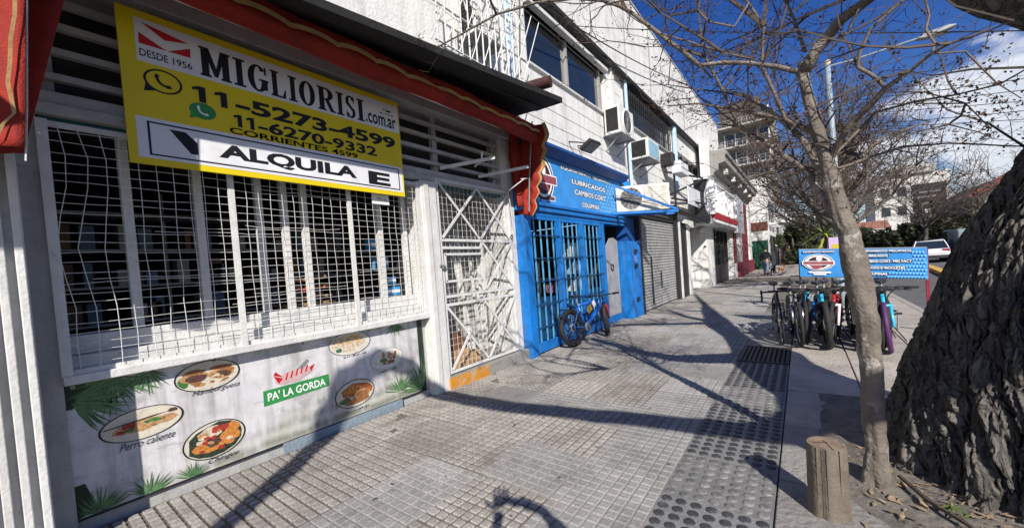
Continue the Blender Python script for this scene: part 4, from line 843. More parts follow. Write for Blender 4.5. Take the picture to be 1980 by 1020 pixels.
rk = thing('display_rack', 'dark metal shelf rack inside the blue shop', 'shelf', (7.4, 4.2, 0))
for z in (.88, 1.26, 1.63): B(6.7, 8.3, 4.02, 4.35, z - .02, z - .001).build('shelf', DARKW, rk)
for x in (6.7, 8.26): B(x, x + .04, 4.351, 4.39, 0, 2.3).build('upright', DARKW, rk)
# grey door board, doorway, blue pillar box
db = thing('grey_door_board', 'grey metal door panel with an orange sticker beside the blue pillar', 'door panel', (9.1, 3.7, 0))
MB().prism([(8.52, .18), (9.60, .18), (9.60, 2.02), (9.35, 2.10), (9.12, 2.08), (8.52, 1.62)], lambda a, b, t: (a, t, b), 3.78, 3.80).build('panel', M('grey_door_metal', (.33, .33, .34), .5, .2, 7, .2, streak=.3), db)
B(8.5, 9.62, 3.77, 3.81, .0, .178).build('foot', BLUE, db); B(8.52, 8.80, 3.774, 3.779, 1.52, 1.74).build('sticker', M('orange_sticker', (.75, .20, .03), .5), db)
MB().torus((9.15, 3.76, 1.36), .075, .012, 18, 6, 'y').tube([(8.6, 3.76, 1.62), (8.9, 3.755, 1.5), (9.1, 3.76, 1.40)], .008, 5).build('hanging_cable', BLACKM, db)
B(8.42, 8.50, 3.64, 3.72, 0, 2.395).build('post', BLUE, bs)
pb = MB()
for a in range(5): pb.box(9.72 + a * .165, 9.72 + a * .165 + .12, 3.50, 3.56, .0, 1.98)
pb.box(9.70, 10.53, 3.545, 3.9, -.01, 2.0); pb.build('roller_pillar', BLUE, bs, bevel=.008)
B(9.88, 10.50, 3.62, 3.9, 2.001, 2.62).build('pillar_head', M('dark_blue_paint', (.012, .075, .27)), bs)
for z in (.42, 1.30, 1.68): B(10.0, 10.16, 3.46, 3.499, z, z + .10).build('lock_box', BLACKM, bs, bevel=.006)
B(9.98, 10.18, 3.495, 3.4995, 1.45, 1.6).build('sticker', M('faded_sticker', (.16, .25, .5), .5), bs)
MB().quad((9.7, 3.45, 3.30), (9.75, 3.70, 3.62), (10.0, 3.60, 3.66), (10.1, 3.42, 3.30)).build('tarp', M('blue_tarp', (.02, .22, .62), .5), bs, solid=.01)

# ================================================================== SHUTTERED SHOP (y = 3.55)
ss = thing('shuttered_shop', 'closed shop with grey roller shutter and black surround', 'shopfront', (12.5, 3.6, 0))
B(10.54, 10.68, 3.50, 3.9, -.01, 3.3).build('jamb', BLACKM, ss); B(14.30, 14.62, 3.48, 3.9, -.01, 3.3).build('jamb', BLACKM, ss)
B(10.682, 14.298, 3.56, 3.9, 2.72, 3.3).build('header', M('dull_header', (.12, .118, .115), .7, .25, 5, .2, streak=.5), ss)
for z in (2.70, 2.80, 2.92): B(10.682, 14.298, 3.52, 3.559, z - .02, z + .02).build('rail', BLACKM, ss)
sh = MB(); n = 30; prof = []
for i in range(n):
    z = .03 + i * 2.64 / n; h = 2.64 / n; prof += [(3.60, z), (3.572, z + h * .2), (3.566, z + h * .55), (3.60, z + h * .93)]
prof.append((3.62, 2.68))
for (a, b), (c, d) in zip(prof[:-1], prof[1:]): sh.quad((10.69, a, b), (14.29, a, b), (14.29, c, d), (10.69, c, d))
sh.build('roller_shutter', M('shutter_grey', (.36, .36, .35), .5, .2, 5, .15, dirt=((.2, .19, .18), 4, .5, .75), streak=.3), ss)
B(11.55, 11.63, 3.54, 3.564, .15, 1.55).build('shutter_lock', BLACKM, ss); B(12.5, 12.55, 3.545, 3.564, .55, 1.1).build('shutter_lock', BLACKM, ss)
B(14.622, 15.9, 3.50, 3.9, -.01, 2.75).build('black_column', BLACKM, ss); B(14.70, 14.78, 3.44, 3.499, -.01, 2.75).build('white_post', WHITE, ss)

# ================================================================== WHITE DOORWAY + SIGN SHOP
dw = thing('white_doorway', 'recessed white doorway with glazed louvred door', 'doorway', (18, 3.7, 0))
B(15.902, 16.3, 3.46, 4.6, -.01, 2.75).build('jamb', WALL, dw); B(19.2, 20.75, 3.38, 4.6, -.01, 2.75).build('jamb', WALL, dw); B(15.902, 20.75, 3.5, 4.6, 2.752, 2.9).build('lintel', WALL, dw)
B(16.3, 19.2, 4.1, 4.12, .0, 2.75).build('door', GREYP, dw); B(16.6, 18.2, 4.085, 4.099, 1.2, 2.4).build('pane', GLASS, dw)
for i in range(9): B(16.5, 18.4, 4.07, 4.099, .12 + i * .11, .19 + i * .11).build('louvre', WHITE, dw)
for x in (16.5, 17.35, 18.3): B(x - .05, x + .05, 4.06, 4.099, 1.1, 2.5).build('mullion', WHITE, dw)
MB().bar((16.3, 3.5, 2.66), (17.6, 3.55, 2.72), .1, .12).blob((18.9, 3.5, 2.62), .3, .14, .14).build('rolled_blind', WHITE, dw)
cs2 = thing('dark_shop_front', 'narrow shop front with dark glass under the white lettered sign', 'shopfront', (23, 3.5, 0))
B(20.76, 20.95, 3.38, 3.8, -.01, 2.7).build('jamb', GREYM, cs2); B(20.952, 25.3, 3.6, 3.62, .0, 2.7).build('pane', GLASS, cs2); B(20.952, 25.3, 3.42, 3.6, .0, .95).build('stall_riser', DARKW, cs2)
for x in (21.6, 22.8, 24.0, 25.25): B(x - .06, x + .06, 3.40, 3.60, .951, 2.7).build('mullion', BLACKM, cs2)
for k in range(7): B(21.1 + k * .6, 21.4 + k * .6, 3.63, 3.7, 1.0, 1.3 + .3 * rnd.random()).build('window_goods', GREYM if k % 2 else DARKW, cs2)
lm = MB(); lm.blob((22.4, 3.55, 2.35), .12, .05, .08); lm.build('lamp', PRINTW, cs2)
sb = thing('lettered_sign_box', 'projecting curved white shop sign with raised letters and red strip', 'sign', (20, 3.1, 2.8))
SLW = M('sign_box_white', (.66, .68, .72), .4, .1, 3, streak=.15)
MB().prism([(17.2, 2.86), (25.0, 2.86), (25.0, 3.38), (17.2, 3.38)], lambda a, b, t: (a, b, t), 2.74, 2.80).build('base', SLW, sb)
pr = [(2.86, 2.80), (2.86, 3.02), (2.99, 3.25), (3.06, 3.6), (3.05, 3.95), (2.96, 4.25), (2.86, 4.48), (3.3, 4.52), (3.38, 4.5), (3.38, 2.80)]
MB().prism(pr, lambda a, b, t: (t, a, b), 17.2, 24.9).build('body', SLW, sb); MB().prism([(a - .02 if i < 7 else a, b) for i, (a, b) in enumerate(pr)], lambda a, b, t: (t, a, b), 17.08, 17.19).build('end_cap', BLACKM, sb)
MB().prism([(2.84, 4.48), (2.84, 4.56), (3.4, 4.60), (3.4, 4.53)], lambda a, b, t: (t, a, b), 17.0, 25.2).build('cap', SLW, sb)
MB().prism([(25.0, 2.6), (25.0, 4.7), (28.0, 4.6), (28.0, 2.6)], lambda a, b, t: (a, t, b), 2.80, 3.02).build('side_panel', SLW, sb)
x = 17.5
for k, (wd, h) in enumerate(((1.0, 1.25), (.5, .95), (.9, 1.0), (.45, 1.1), (.8, .95), (.9, .9), (.5, .85))):
    mb = MB(); mb.box(x, x + .16, 2.72, 3.0, 3.22, 3.22 + h)
    if wd > .6: mb.box(x + wd - .2, x + wd - .04, 2.74, 3.0, 3.221, 3.2 + h * .9).box(x + .161, x + wd - .201, 2.76, 3.0, 3.22 + h * .4, 3.22 + h * .55).box(x + .161, x + wd - .201, 2.75, 3.0, 3.22 + h * .82, 3.22 + h * .98)
    mb.build('raised_letter', PRINTW, sb, bevel=.02); x += wd + .12
B(17.6, 24.6, 2.74, 2.98, 2.96, 3.2).build('red_strip', M('red_strip', (.40, .02, .03), .45, .3, 3), sb)
B(17.6, 24.6, 2.78, 2.86, 2.82, 2.95).build('lower_strip', PRINTW, sb)
for k in range(6): B(17.3, 17.55, 2.70, 2.86, 3.1 + k * .22, 3.2 + k * .22).build('louvre', SLW, sb)
fb = thing('sign_frame', 'black steel frame bracing the shop sign beside the large condenser', 'frame', (15, 3.2, 3.5))
for p, q in (((13.6, 3.5, 4.35), (17.1, 3.0, 4.55)), ((13.6, 3.5, 3.15), (17.1, 2.95, 2.86)), ((13.8, 3.5, 3.6), (17.1, 3.0, 4.5)), ((13.9, 3.45, 3.5), (17.1, 2.95, 3.5)), ((14.2, 3.4, 4.35), (14.2, 3.4, 2.9)), ((13.0, 3.5, 3.1), (17.1, 2.90, 2.75)), ((14.2, 3.3, 3.1), (17.0, 2.9, 2.78))): MB().bar(p, q, .045, .06).build('strut', BLACKM, fb)
ub = thing('white_junction_box', 'white metal box fixed on the black frame above the condenser', 'box', (15, 3.4, 4.4)); B(13.9, 15.0, 3.1, 3.4, 4.32, 4.72).build('casing', SLW, ub, bevel=.02); B(13.95, 14.95, 3.09, 3.099, 4.5, 4.52).build('seam', GREYM, ub)
ub = thing('pale_panel', 'pale square panel hung in the black frame beside the shop sign', 'panel', (16, 3.2, 3.4)); B(14.9, 16.9, 3.12, 3.16, 3.35, 4.0).build('sheet', SLW, ub); MB().bar((14.9, 3.14, 4.0), (16.9, 3.14, 4.02), .05, .03).build('rail', BLACKM, ub)
bh = thing('black_speaker', 'small black box bolted to the wall over the black frame', 'box', (14.2, 3.5, 4.7)); B(13.7, 14.1, 3.3, 3.68, 4.6, 5.0).build('casing', BLACKM, bh, bevel=.02); B(13.75, 14.05, 3.29, 3.299, 4.65, 4.95).build('grille', DARKW, bh)
# corniced building
cb = thing('corniced_building', 'old grey corniced house with maroon and white striped front', 'building', (28, 3.2, 0))
B(25.32, 35.5, 3.1, 8, -.01, 5.7).build('wall', WALL, cb)
cp = [(3.1, 5.0), (2.98, 5.0), (2.95, 5.12), (2.80, 5.2), (2.75, 5.45), (2.5, 5.5), (2.5, 5.75), (2.42, 5.8), (2.42, 5.95), (3.1, 6.1)]
MB().prism(cp, lambda a, b, t: (t, a, b), 19.3, 33.8).build('cornice', M('cornice_grey', (.30, .29, .27), .85, .25, 4, .3, dirt=((.12, .11, .1), 4, .5, .75), streak=.3), cb)
B(19.3, 33.8, 3.102, 3.5, 5.0, 6.6).build('attic', WALL, cb)
for k in range(5): B(20.5 + k * 2.6, 20.9 + k * 2.6, 2.60, 2.76, 5.18, 5.44).build('bracket', WALL, cb)
MAR = M('maroon_paint', (.20, .022, .035), .65, .25, 5, .2, streak=.3)
for x0, x1 in ((25.3, 26.3), (29.2, 32.4)): B(x0, x1, 3.06, 3.099, .9, 4.8).build('maroon_panel', MAR, cb)
for k in range(8): B(29.2, 32.4, 3.045, 3.059, 1.2 + k * .45, 1.24 + k * .45).build('panel_joint', BLK, cb)
B(26.4, 35.5, 2.98, 3.099, -.01, .88).build('plinth', MAR, cb)
for x in (26.8, 32.9): B(x, x + 1.4, 3.0, 3.099, .881, 4.9).build('pilaster', WHITE, cb)
for x in (26.7, 32.8): B(x, x + 1.6, 2.96, 3.0, 1.9, 2.05).build('band', WHITE, cb)
# ================================================================== SLIM BARE TREE BY THE BOLLARD
def wob(pts, amp, sub=3):
    out = []
    for i in range(len(pts) - 1):
        for k in range(sub):
            t = k / sub; a, b = pts[i], pts[i + 1]; p = [a[j] * (1 - t) + b[j] * t for j in range(4)]
            v = noise.noise_vector(Vector(p[:3]) * 7) * amp * (p[3] if k else .4 * p[3]); out.append((p[0] + v.x, p[1] + v.y, p[2] + v.z, p[3] * (1 + .10 * noise.noise(Vector(p[:3]) * 14))))
    out.append(pts[-1]); return out
def limb(mb, pts, n=10, amp=.5, sub=3):
    q = wob(pts, amp, sub); mb.tube([p[:3] for p in q], [p[3] for p in q], n)
def twigs(mb, pm, start, d, L, r, depth, up=.15):
    """recursive crooked twig; pods collect in pm"""
    p = Vector(start); d = Vector(d).normalized(); n = 4; pts = [p.copy()]; rr = [r]
    for i in range(n):
        d = (d + Vector((rnd.gauss(0, .22), rnd.gauss(0, .22), rnd.gauss(up * .4, .2)))).normalized(); p = p + d * L / n; pts.append(p.copy()); rr.append(max(r * (1 - .75 * (i + 1) / n), r * .25))
        if depth > 0 and i > 0 and rnd.random() < .75: twigs(mb, pm, p, d + Vector((rnd.gauss(0, .8), rnd.gauss(0, .8), rnd.gauss(.1, .6))), L * rnd.uniform(.45, .75), r * .55, depth - 1, up)
    mb.tube(pts, rr, 4 if r > .004 else 3, False)
    if pm is not None and rnd.random() < .5:
        for _ in range(rnd.randrange(1, 5)):
            c = p + Vector((rnd.gauss(0, .012), rnd.gauss(0, .012), rnd.gauss(-.005, .012))); s = rnd.uniform(.006, .013); a = Vector((rnd.gauss(0, 1), rnd.gauss(0, 1), rnd.gauss(0, 1))).normalized(); b = a.orthogonal().normalized() * s * .6; a = a * s; pm.quad(c - a, c + b, c + a, c - b); e = a.cross(b).normalized() * s * .5; pm.quad(c - a, c + e, c + a, c - e)
TRUNK = [(3.19,-.325,-.039,0.0708), (3.19,-.317,.115,0.0585), (3.19,-.312,.309,0.0554), (3.19,-.31,.504,0.0538), (3.19,-.31,.762,0.0551), (3.19,-.3,1.018,0.0582), (3.19,-.274,1.211,0.0630), (3.19,-.252,1.389,0.0663), (3.19,-.239,1.552,0.0572), (3.19,-.206,1.701,0.0498), (3.19,-.174,1.901,0.0438), (3.19,-.137,2.105,0.0378), (3.19,-.105,2.277,0.0349), (3.19,-.076,2.45,0.0318), (3.19,-.049,2.624,0.0320), (3.185,-.055,2.68,0.0240)]
BR_ = [[(3.19,-.055,2.628,0.0380),(3.152,-.131,2.733,0.0329),(3.114,-.231,2.822,0.0298),(3.076,-.333,2.862,0.0268),(3.038,-.449,2.93,0.0238),(3.0,-.601,3.042,0.0176)],
[(3.19,-.044,2.626,0.0187),(3.145,.083,2.696,0.0146),(3.099,.222,2.751,0.0135),(3.054,.366,2.792,0.0137),(3.008,.511,2.808,0.0140),(2.963,.602,2.922,0.0140),(2.918,.753,3.101,0.0143),(2.872,.947,3.327,0.0130),(2.827,1.081,3.427,0.0116),(2.782,1.306,3.53,0.0103),(2.736,1.6,3.614,0.0099),(2.691,1.987,3.673,0.0095),(2.645,2.312,3.643,0.0080),(2.6,2.66,3.617,0.0063)],
[(3.19,-.198,1.638,0.0281),(3.254,-.144,1.782,0.0247),(3.318,-.099,1.875,0.0224),(3.381,-.067,1.987,0.0215),(3.445,-.011,2.078,0.0189),(3.509,.091,2.198,0.0181),(3.573,.226,2.361,0.0138),(3.636,.354,2.5,0.0089),(3.7,.507,2.58,0.0047)],
[(3.19,-.151,1.955,0.0226),(3.332,-.114,2.025,0.0209),(3.474,-.026,2.287,0.0190),(3.616,.082,2.476,0.0168),(3.758,.292,2.755,0.0109),(3.9,.479,2.927,0.0058)],
[(3.19,-.11,2.203,0.0199),(3.252,-.069,2.259,0.0176),(3.314,.047,2.376,0.0138),(3.376,.313,2.545,0.0132),(3.438,.608,2.706,0.0071),(3.5,.858,2.782,0.0038)],
[(3.25,-.008,2.303,0.0134),(3.208,.053,2.361,0.0120),(3.167,.093,2.508,0.0118),(3.125,.158,2.72,0.0104),(3.083,.133,2.95,0.0087),(3.042,.207,3.106,0.0073),(3.0,.275,3.24,0.0058)],
[(3.0,.204,3.084,0.0058),(2.975,.286,2.961,0.0058),(2.95,.429,3.046,0.0060),(2.925,.483,3.133,0.0045),(2.9,.458,3.21,0.0030)],
[(3.45,.386,2.608,0.0103),(3.412,.421,2.718,0.0102),(3.375,.468,2.85,0.0102),(3.338,.524,3.002,0.0085),(3.3,.53,3.105,0.0034)],
[(3.19,-.073,2.746,0.0100),(3.227,-.029,2.978,0.0088),(3.263,.019,3.152,0.0074),(3.3,.061,3.329,0.0061)],
[(3.19,-.164,2.027,0.0197),(3.136,-.204,2.109,0.0164),(3.081,-.259,2.206,0.0159),(3.027,-.339,2.271,0.0140),(2.972,-.398,2.327,0.0122),(2.918,-.491,2.374,0.0094),(2.863,-.562,2.415,0.0078),(2.809,-.615,2.421,0.0064),(2.754,-.698,2.411,0.0051),(2.7,-.772,2.407,0.0038)],
[(3.0,-.412,2.334,0.0099),(2.983,-.361,2.414,0.0099),(2.967,-.294,2.484,0.0100),(2.95,-.306,2.558,0.0087),(2.933,-.35,2.654,0.0073),(2.917,-.471,2.738,0.0058),(2.9,-.54,2.808,0.0045)],
[(2.85,-.559,2.413,0.0055),(2.862,-.57,2.462,0.0055),(2.875,-.545,2.544,0.0056),(2.888,-.562,2.612,0.0045),(2.9,-.554,2.698,0.0045)],
[(2.85,-.554,2.408,0.0045),(2.9,-.679,2.391,0.0044),(2.95,-.785,2.221,0.0032),(3.0,-.872,2.134,0.0022)],
[(3.3,-.178,2.06,0.0102),(3.35,-.296,2.191,0.0086),(3.4,-.411,2.318,0.0071),(3.45,-.59,2.341,0.0068),(3.5,-.778,2.339,0.0053),(3.55,-.956,2.355,0.0052),(3.6,-1.079,2.426,0.0038)],
[(3.5,-.598,2.343,0.0042),(3.5,-.811,2.276,0.0040),(3.5,-.905,2.098,0.0026)],
[(3.3,-.156,1.977,0.0102),(3.45,-.349,2.044,0.0088),(3.6,-.559,2.107,0.0073),(3.75,-.786,2.102,0.0058),(3.9,-1.137,2.025,0.0042)],
[(3.4,-.186,1.945,0.0090),(3.7,-.349,2.119,0.0079),(4.0,-.552,2.279,0.0066),(4.3,-.82,2.374,0.0050)],
[(3.5,-.039,2.044,0.0112),(3.733,.033,2.215,0.0104),(3.967,.145,2.157,0.0075),(4.2,.393,2.151,0.0042)],
[(2.95,.501,2.79,0.0076),(3.033,.446,2.712,0.0062),(3.117,.375,2.787,0.0047),(3.2,.256,2.862,0.0031)],
[(2.8,.723,3.03,0.0061),(2.867,.546,2.93,0.0060),(2.933,.348,2.8,0.0044),(3.0,.185,2.723,0.0029)],
[(3.0,-.325,2.823,0.0075),(3.033,-.269,2.724,0.0064),(3.067,-.175,2.657,0.0040),(3.1,-.092,2.718,0.0027)],]
tr = thing('slim_bare_tree', 'slim crooked bare tree with pale scarred bark beside the wooden bollard', 'tree', (3.19, -.32, 0))
mb = MB(); q = wob(TRUNK, .14, 12); i0 = 0; n = 44
for k, p in enumerate(q):
    for j in range(n):
        a = 6.28319 * j / n; d = Vector((math.cos(a), math.sin(a), 0)); r_ = p[3] * (1 + .16 * noise.noise(Vector((d.x * 1.2, d.y * 1.2, p[2] * 5))) + .10 * noise.noise(Vector((d.x * 2.5, d.y * 2.5, p[2] * 11))) - .09 * max(0, 1 - abs(noise.noise(Vector((d.x * 2.2 + p[2] * 2, d.y * 2.2, p[2] * 6)))) / .09) + .05 * noise.noise(Vector((d.x * 7, d.y * 7, p[2] * 26))))
        if p[2] < .12: r_ *= 1 + .25 * max(0, .12 - p[2]) / .12 * (1 + math.sin(a * 4))
        mb.v.append((p[0] + d.x * r_, p[1] + d.y * r_, p[2]))
for k in range(len(q) - 1):
    for j in range(n): z = k * n; mb.f.append((z + j, z + (j + 1) % n, z + n + (j + 1) % n, z + n + j))
mb.build('trunk', BARK1, tr, smooth=True)
for k, b in enumerate(BR_):
    mb = MB(); limb(mb, b, 8); mb.build('branch', BARK1 if k in (0, 1, 2, 3) else M('grey_branch', (.16, .13, .11), .75, .3, 9, .4, 40), tr, smooth=True)
tw, pm = MB(), MB()
for b in BR_:
    for (p, q_) in zip(b[:-1], b[1:]):
        d0 = Vector(q_[:3]) - Vector(p[:3]); L0 = d0.length
        for _ in range(max(1, int(L0 / .07))):
            if rnd.random() < .2: continue
            t = rnd.random(); s = Vector(p[:3]) + d0 * t; sd = Vector((rnd.gauss(0, 1), rnd.gauss(0, 1), rnd.gauss(.2, .9))).normalized()
            twigs(tw, pm, s, d0.normalized() * .6 + sd, rnd.uniform(.10, .42), min(p[3] * .35, rnd.uniform(.0028, .006)), 2)
for s, d in (((3.0, -.6, 3.04), (-.2, -.3, 1)), ((3.0, .27, 3.24), (-.1, .3, 1)), ((2.9, .46, 3.21), (-.2, .3, .8)), ((3.3, .06, 3.33), (.2, .1, 1)), ((2.78, 1.3, 3.53), (-.2, .5, .9)), ((2.87, .95, 3.33), (.4, .3, .9)), ((3.04, -.45, 2.93), (.6, .2, 1)), ((3.08, .13, 2.95), (.3, .5, .9))):
    for _ in range(2): twigs(tw, pm, s, Vector(d) + Vector((rnd.gauss(0, .4), rnd.gauss(0, .4), 0)), rnd.uniform(.8, 1.4), rnd.uniform(.012, .018), 3, .05)
for _ in range(18):
    b = rnd.choice(BR_[:9] + BR_[17:20]); p = Vector(rnd.choice(b[len(b) // 2:])[:3]); twigs(tw, pm, p, Vector((rnd.gauss(-.1, .5), rnd.gauss(.2, .6), rnd.uniform(.5, 1.1))), rnd.uniform(.6, 1.1), rnd.uniform(.008, .012), 3, .05)
for _ in range(34):
    b = rnd.choice(BR_[2:6] + BR_[9:11] + BR_[13:18]); p = Vector(rnd.choice(b[1:])[:3]); twigs(tw, pm, p, Vector((rnd.gauss(.35, .5), rnd.gauss(.2, .7), rnd.gauss(.2, .5))), rnd.uniform(.45, .95), rnd.uniform(.005, .009), 3)
for c0 in ((3.35, .86, 2.74), (3.5, .62, 2.68), (3.7, .5, 2.58), (3.5, .28, 2.62), (3.6, .05, 2.5), (3.3, -.75, 2.25), (3.6, -.9, 2.1), (3.2, -.85, 2.15)):
    for _ in range(70):
        c = Vector(c0) + Vector((rnd.gauss(0, .05), rnd.gauss(0, .05), rnd.gauss(0, .035))); s = rnd.uniform(.006, .014); a = Vector((rnd.gauss(0, 1), rnd.gauss(0, 1), rnd.gauss(0, 1))).normalized(); q2 = a.orthogonal().normalized() * s * .5; a = a * s; pm.quad(c - a, c + q2, c + a, c - q2)
tag(tw.build('twigs', TWIG, tr), kind='stuff'); tag(pm.build('seed_pods', POD, tr), kind='stuff')

# ================================================================== GREAT LEANING TREE AT THE RIGHT
bt = thing('thick_leaning_tree', 'massive leaning tree trunk with deeply furrowed dark bark', 'tree', (3.85, -1.45, 0))
CL = [(-.15, 3.74, -1.30, .95), (.08, 3.74, -1.27, .80), (.3, 3.75, -1.19, .69), (.64, 3.76, -1.16, .59), (1.0, 3.77, -1.20, .52), (1.42, 3.77, -1.30, .48), (1.96, 3.76, -1.53, .43), (2.3, 3.74, -1.68, .36), (2.65, 3.72, -1.88, .25), (3.4, 3.7, -2.3, .18), (4.6, 3.8, -3.0, .14)]
def cl(z):
    for a, b in zip(CL[:-1], CL[1:]):
        if z <= b[0]: t = max(0, (z - a[0]) / (b[0] - a[0])); t2 = t; return [a[i] * (1 - t2) + b[i] * t2 for i in (1, 2, 3)]
    return list(CL[-1][1:])
NU, NV = 560, 440
mb = MB()
for v in range(NV + 1):
    z = -.12 + 4.6 * (v / NV) ** 1.5; cx, cy, rr = cl(z)
    for u in range(NU):
        a = 6.28319 * u / NU; c_, s_ = math.cos(a), math.sin(a)
        tws = .55 * z + .35 * noise.noise(Vector((c_ * 2, s_ * 2, z * 1.2))); ca, sa = math.cos(a + tws * .35), math.sin(a + tws * .35)
        wv = noise.noise_vector(Vector((c_ * 3, s_ * 3, z * 2.2))) * .10
        Q = Vector((ca, sa, z * .20)) + Vector((wv.x, wv.y, wv.z * .5)) * .75
        d1 = noise.voronoi(Vector((Q.x, Q.y, Q.z * .8)) * 7)[0]; d2 = noise.voronoi(Vector((Q.x, Q.y, Q.z * 1.3)) * 19 + Vector((5, 1, 2)))[0]; e1, e2 = d1[1] - d1[0], d2[1] - d2[0]; n3 = abs(noise.noise(Vector((Q.x, Q.y, Q.z * .8)) * 44))
        but = .14 * max(0, .9 - z) * (noise.noise(Vector((c_ * 2.4, s_ * 2.4, 3))) + .25) * rr
        h = .115 * (min(1, e1 / .20) ** .6 - 1) + .045 * (min(1, e2 / .28) ** .6 - 1) - .014 * max(0, 1 - n3 / .2) + .03 * noise.noise(Vector((c_ * 1.6, s_ * 1.6, z * .8))) + .035
        r_ = rr + but + h - .01; mb.v.append((cx + c_ * r_, cy + s_ * r_, z))
for v in range(NV):
    for u in range(NU): q = v * NU; mb.f.append((q + u, q + (u + 1) % NU, q + NU + (u + 1) % NU, q + NU + u))
mb.build('trunk', BARK2, bt, smooth=True)
LB_ = BARK2
def biglimb(pts, n=12): mb = MB(); limb(mb, pts, n, .35, 4); mb.build('limb', LB_, bt, smooth=True)
biglimb([(3.72, -1.75, 2.3, .22), (3.35, -1.35, 2.47, .16), (3.05, -1.0, 2.57, .13), (2.97, -.82, 2.66, .12), (2.92, -.66, 2.82, .11), (2.8, -.5, 3.2, .10), (2.6, -.3, 3.9, .07)])
biglimb([(3.75, -2.2, 2.7, .26), (2.4, -2.6, 2.75, .2), (.9, -2.75, 2.9, .16), (.30, -2.65, 3.03, .13), (-.02, -1.9, 3.16, .11), (-.28, -1.19, 3.24, .10), (-.5, -.3, 3.30, .10), (-.6, .31, 3.37, .10), (-.85, .5, 3.6, .10), (-1.0, .55, 3.86, .10), (-1.36, .55, 4.04, .10), (-1.8, .55, 3.94, .10), (-2.06, .52, 3.6, .10), (-2.24, .42, 3.44, .10), (-2.7, .07, 3.44, .10), (-3.16, -.24, 3.44, .09), (-3.9, -.8, 3.5, .07), (-4.8, -1.4, 3.9, .04)])  # unseen limb behind the camera, bent to lay the arched shadow in view
biglimb([(3.8, -2.9, 4.3, .14), (3.2, -3.6, 5.4, .12), (2.6, -4.0, 6.6, .09), (2.2, -4.6, 8.0, .05)]); biglimb([(3.8, -2.95, 4.4, .14), (4.8, -3.4, 5.6, .11), (5.9, -3.7, 6.6, .08), (6.8, -4.2, 7.8, .05)]); biglimb([(3.72, -1.8, 2.45, .22), (4.1, -2.0, 3.1, .15), (4.7, -2.1, 3.9, .12), (5.2, -2.6, 4.8, .09), (5.4, -3.3, 5.9, .06)])
biglimb([(3.2, -3.6, 5.4, .10), (2.0, -3.4, 6.2, .08), (.8, -3.3, 7.0, .08), (-.4, -3.4, 7.6, .04)])
tw = MB()
for s, d in (((2.4, -4.3, 7.2), (-.3, .3, 1)), ((2.2, -4.6, 8.0), (0, -.3, 1)), ((6.8, -4.2, 7.8), (.3, 0, 1)), ((5.9, -3.7, 6.6), (.2, .7, .7)), ((.8, -3.3, 7.0), (-.4, .6, .6)), ((-.4, -3.4, 7.6), (-1, .2, .5)), ((2.0, -3.4, 6.2), (0, .7, .7)), ((4.8, -3.4, 5.6), (0, .8, .6)), ((1.9, -.42, 2.8), (-.6, .2, .8))):
    for _ in range(4): twigs(tw, None, s, Vector(d) + Vector((rnd.gauss(0, .5), rnd.gauss(0, .5), rnd.gauss(0, .3))), rnd.uniform(.9, 1.8), .03, 3)
tag(tw.build('twigs', TWIG, bt), kind='stuff')

# ================================================================== BICYCLES
def wheel(parent, x, Rw, tw_, tyre_m, rim_m, z=None, steer=0.):
    w_ = bpy.data.objects.new('wheel', None); COL.objects.link(w_); w_.parent = parent; w_.location = (x, 0, Rw); w_.empty_display_size = .05
    def bl(mb, n, m, sm=False): o = mb.build(n, m, None, smooth=sm); o.parent = w_; return o
    bl(MB().torus((0, 0, 0), Rw - tw_, tw_, 36, 8, 'y'), 'tyre', tyre_m, True)
    bl(MB().torus((0, 0, 0), Rw - 2.1 * tw_, .011, 36, 6, 'y', 1.4), 'rim', rim_m, True)
    mb = MB()
    for i in range(18): a = 6.28319 * i / 18; s = .022 * (1 if i % 2 else -1); mb.tube([(.02 * math.cos(a + .8), s, .02 * math.sin(a + .8)), ((Rw - 2.1 * tw_) * math.cos(a), 0, (Rw - 2.1 * tw_) * math.sin(a))], .0016, 3, False)
    bl(mb, 'spokes', GREYM); bl(MB().tube([(0, -.045, 0), (0, .045, 0)], .022, 10), 'hub', BLACKM)
    mb = MB(); mb.lathe([(.02, -.035), (.075, -.034), (.075, -.031), (.02, -.030)], 18, ax='y'); bl(mb, 'disc', GREYM); w_.rotation_euler.z = steer
    return w_
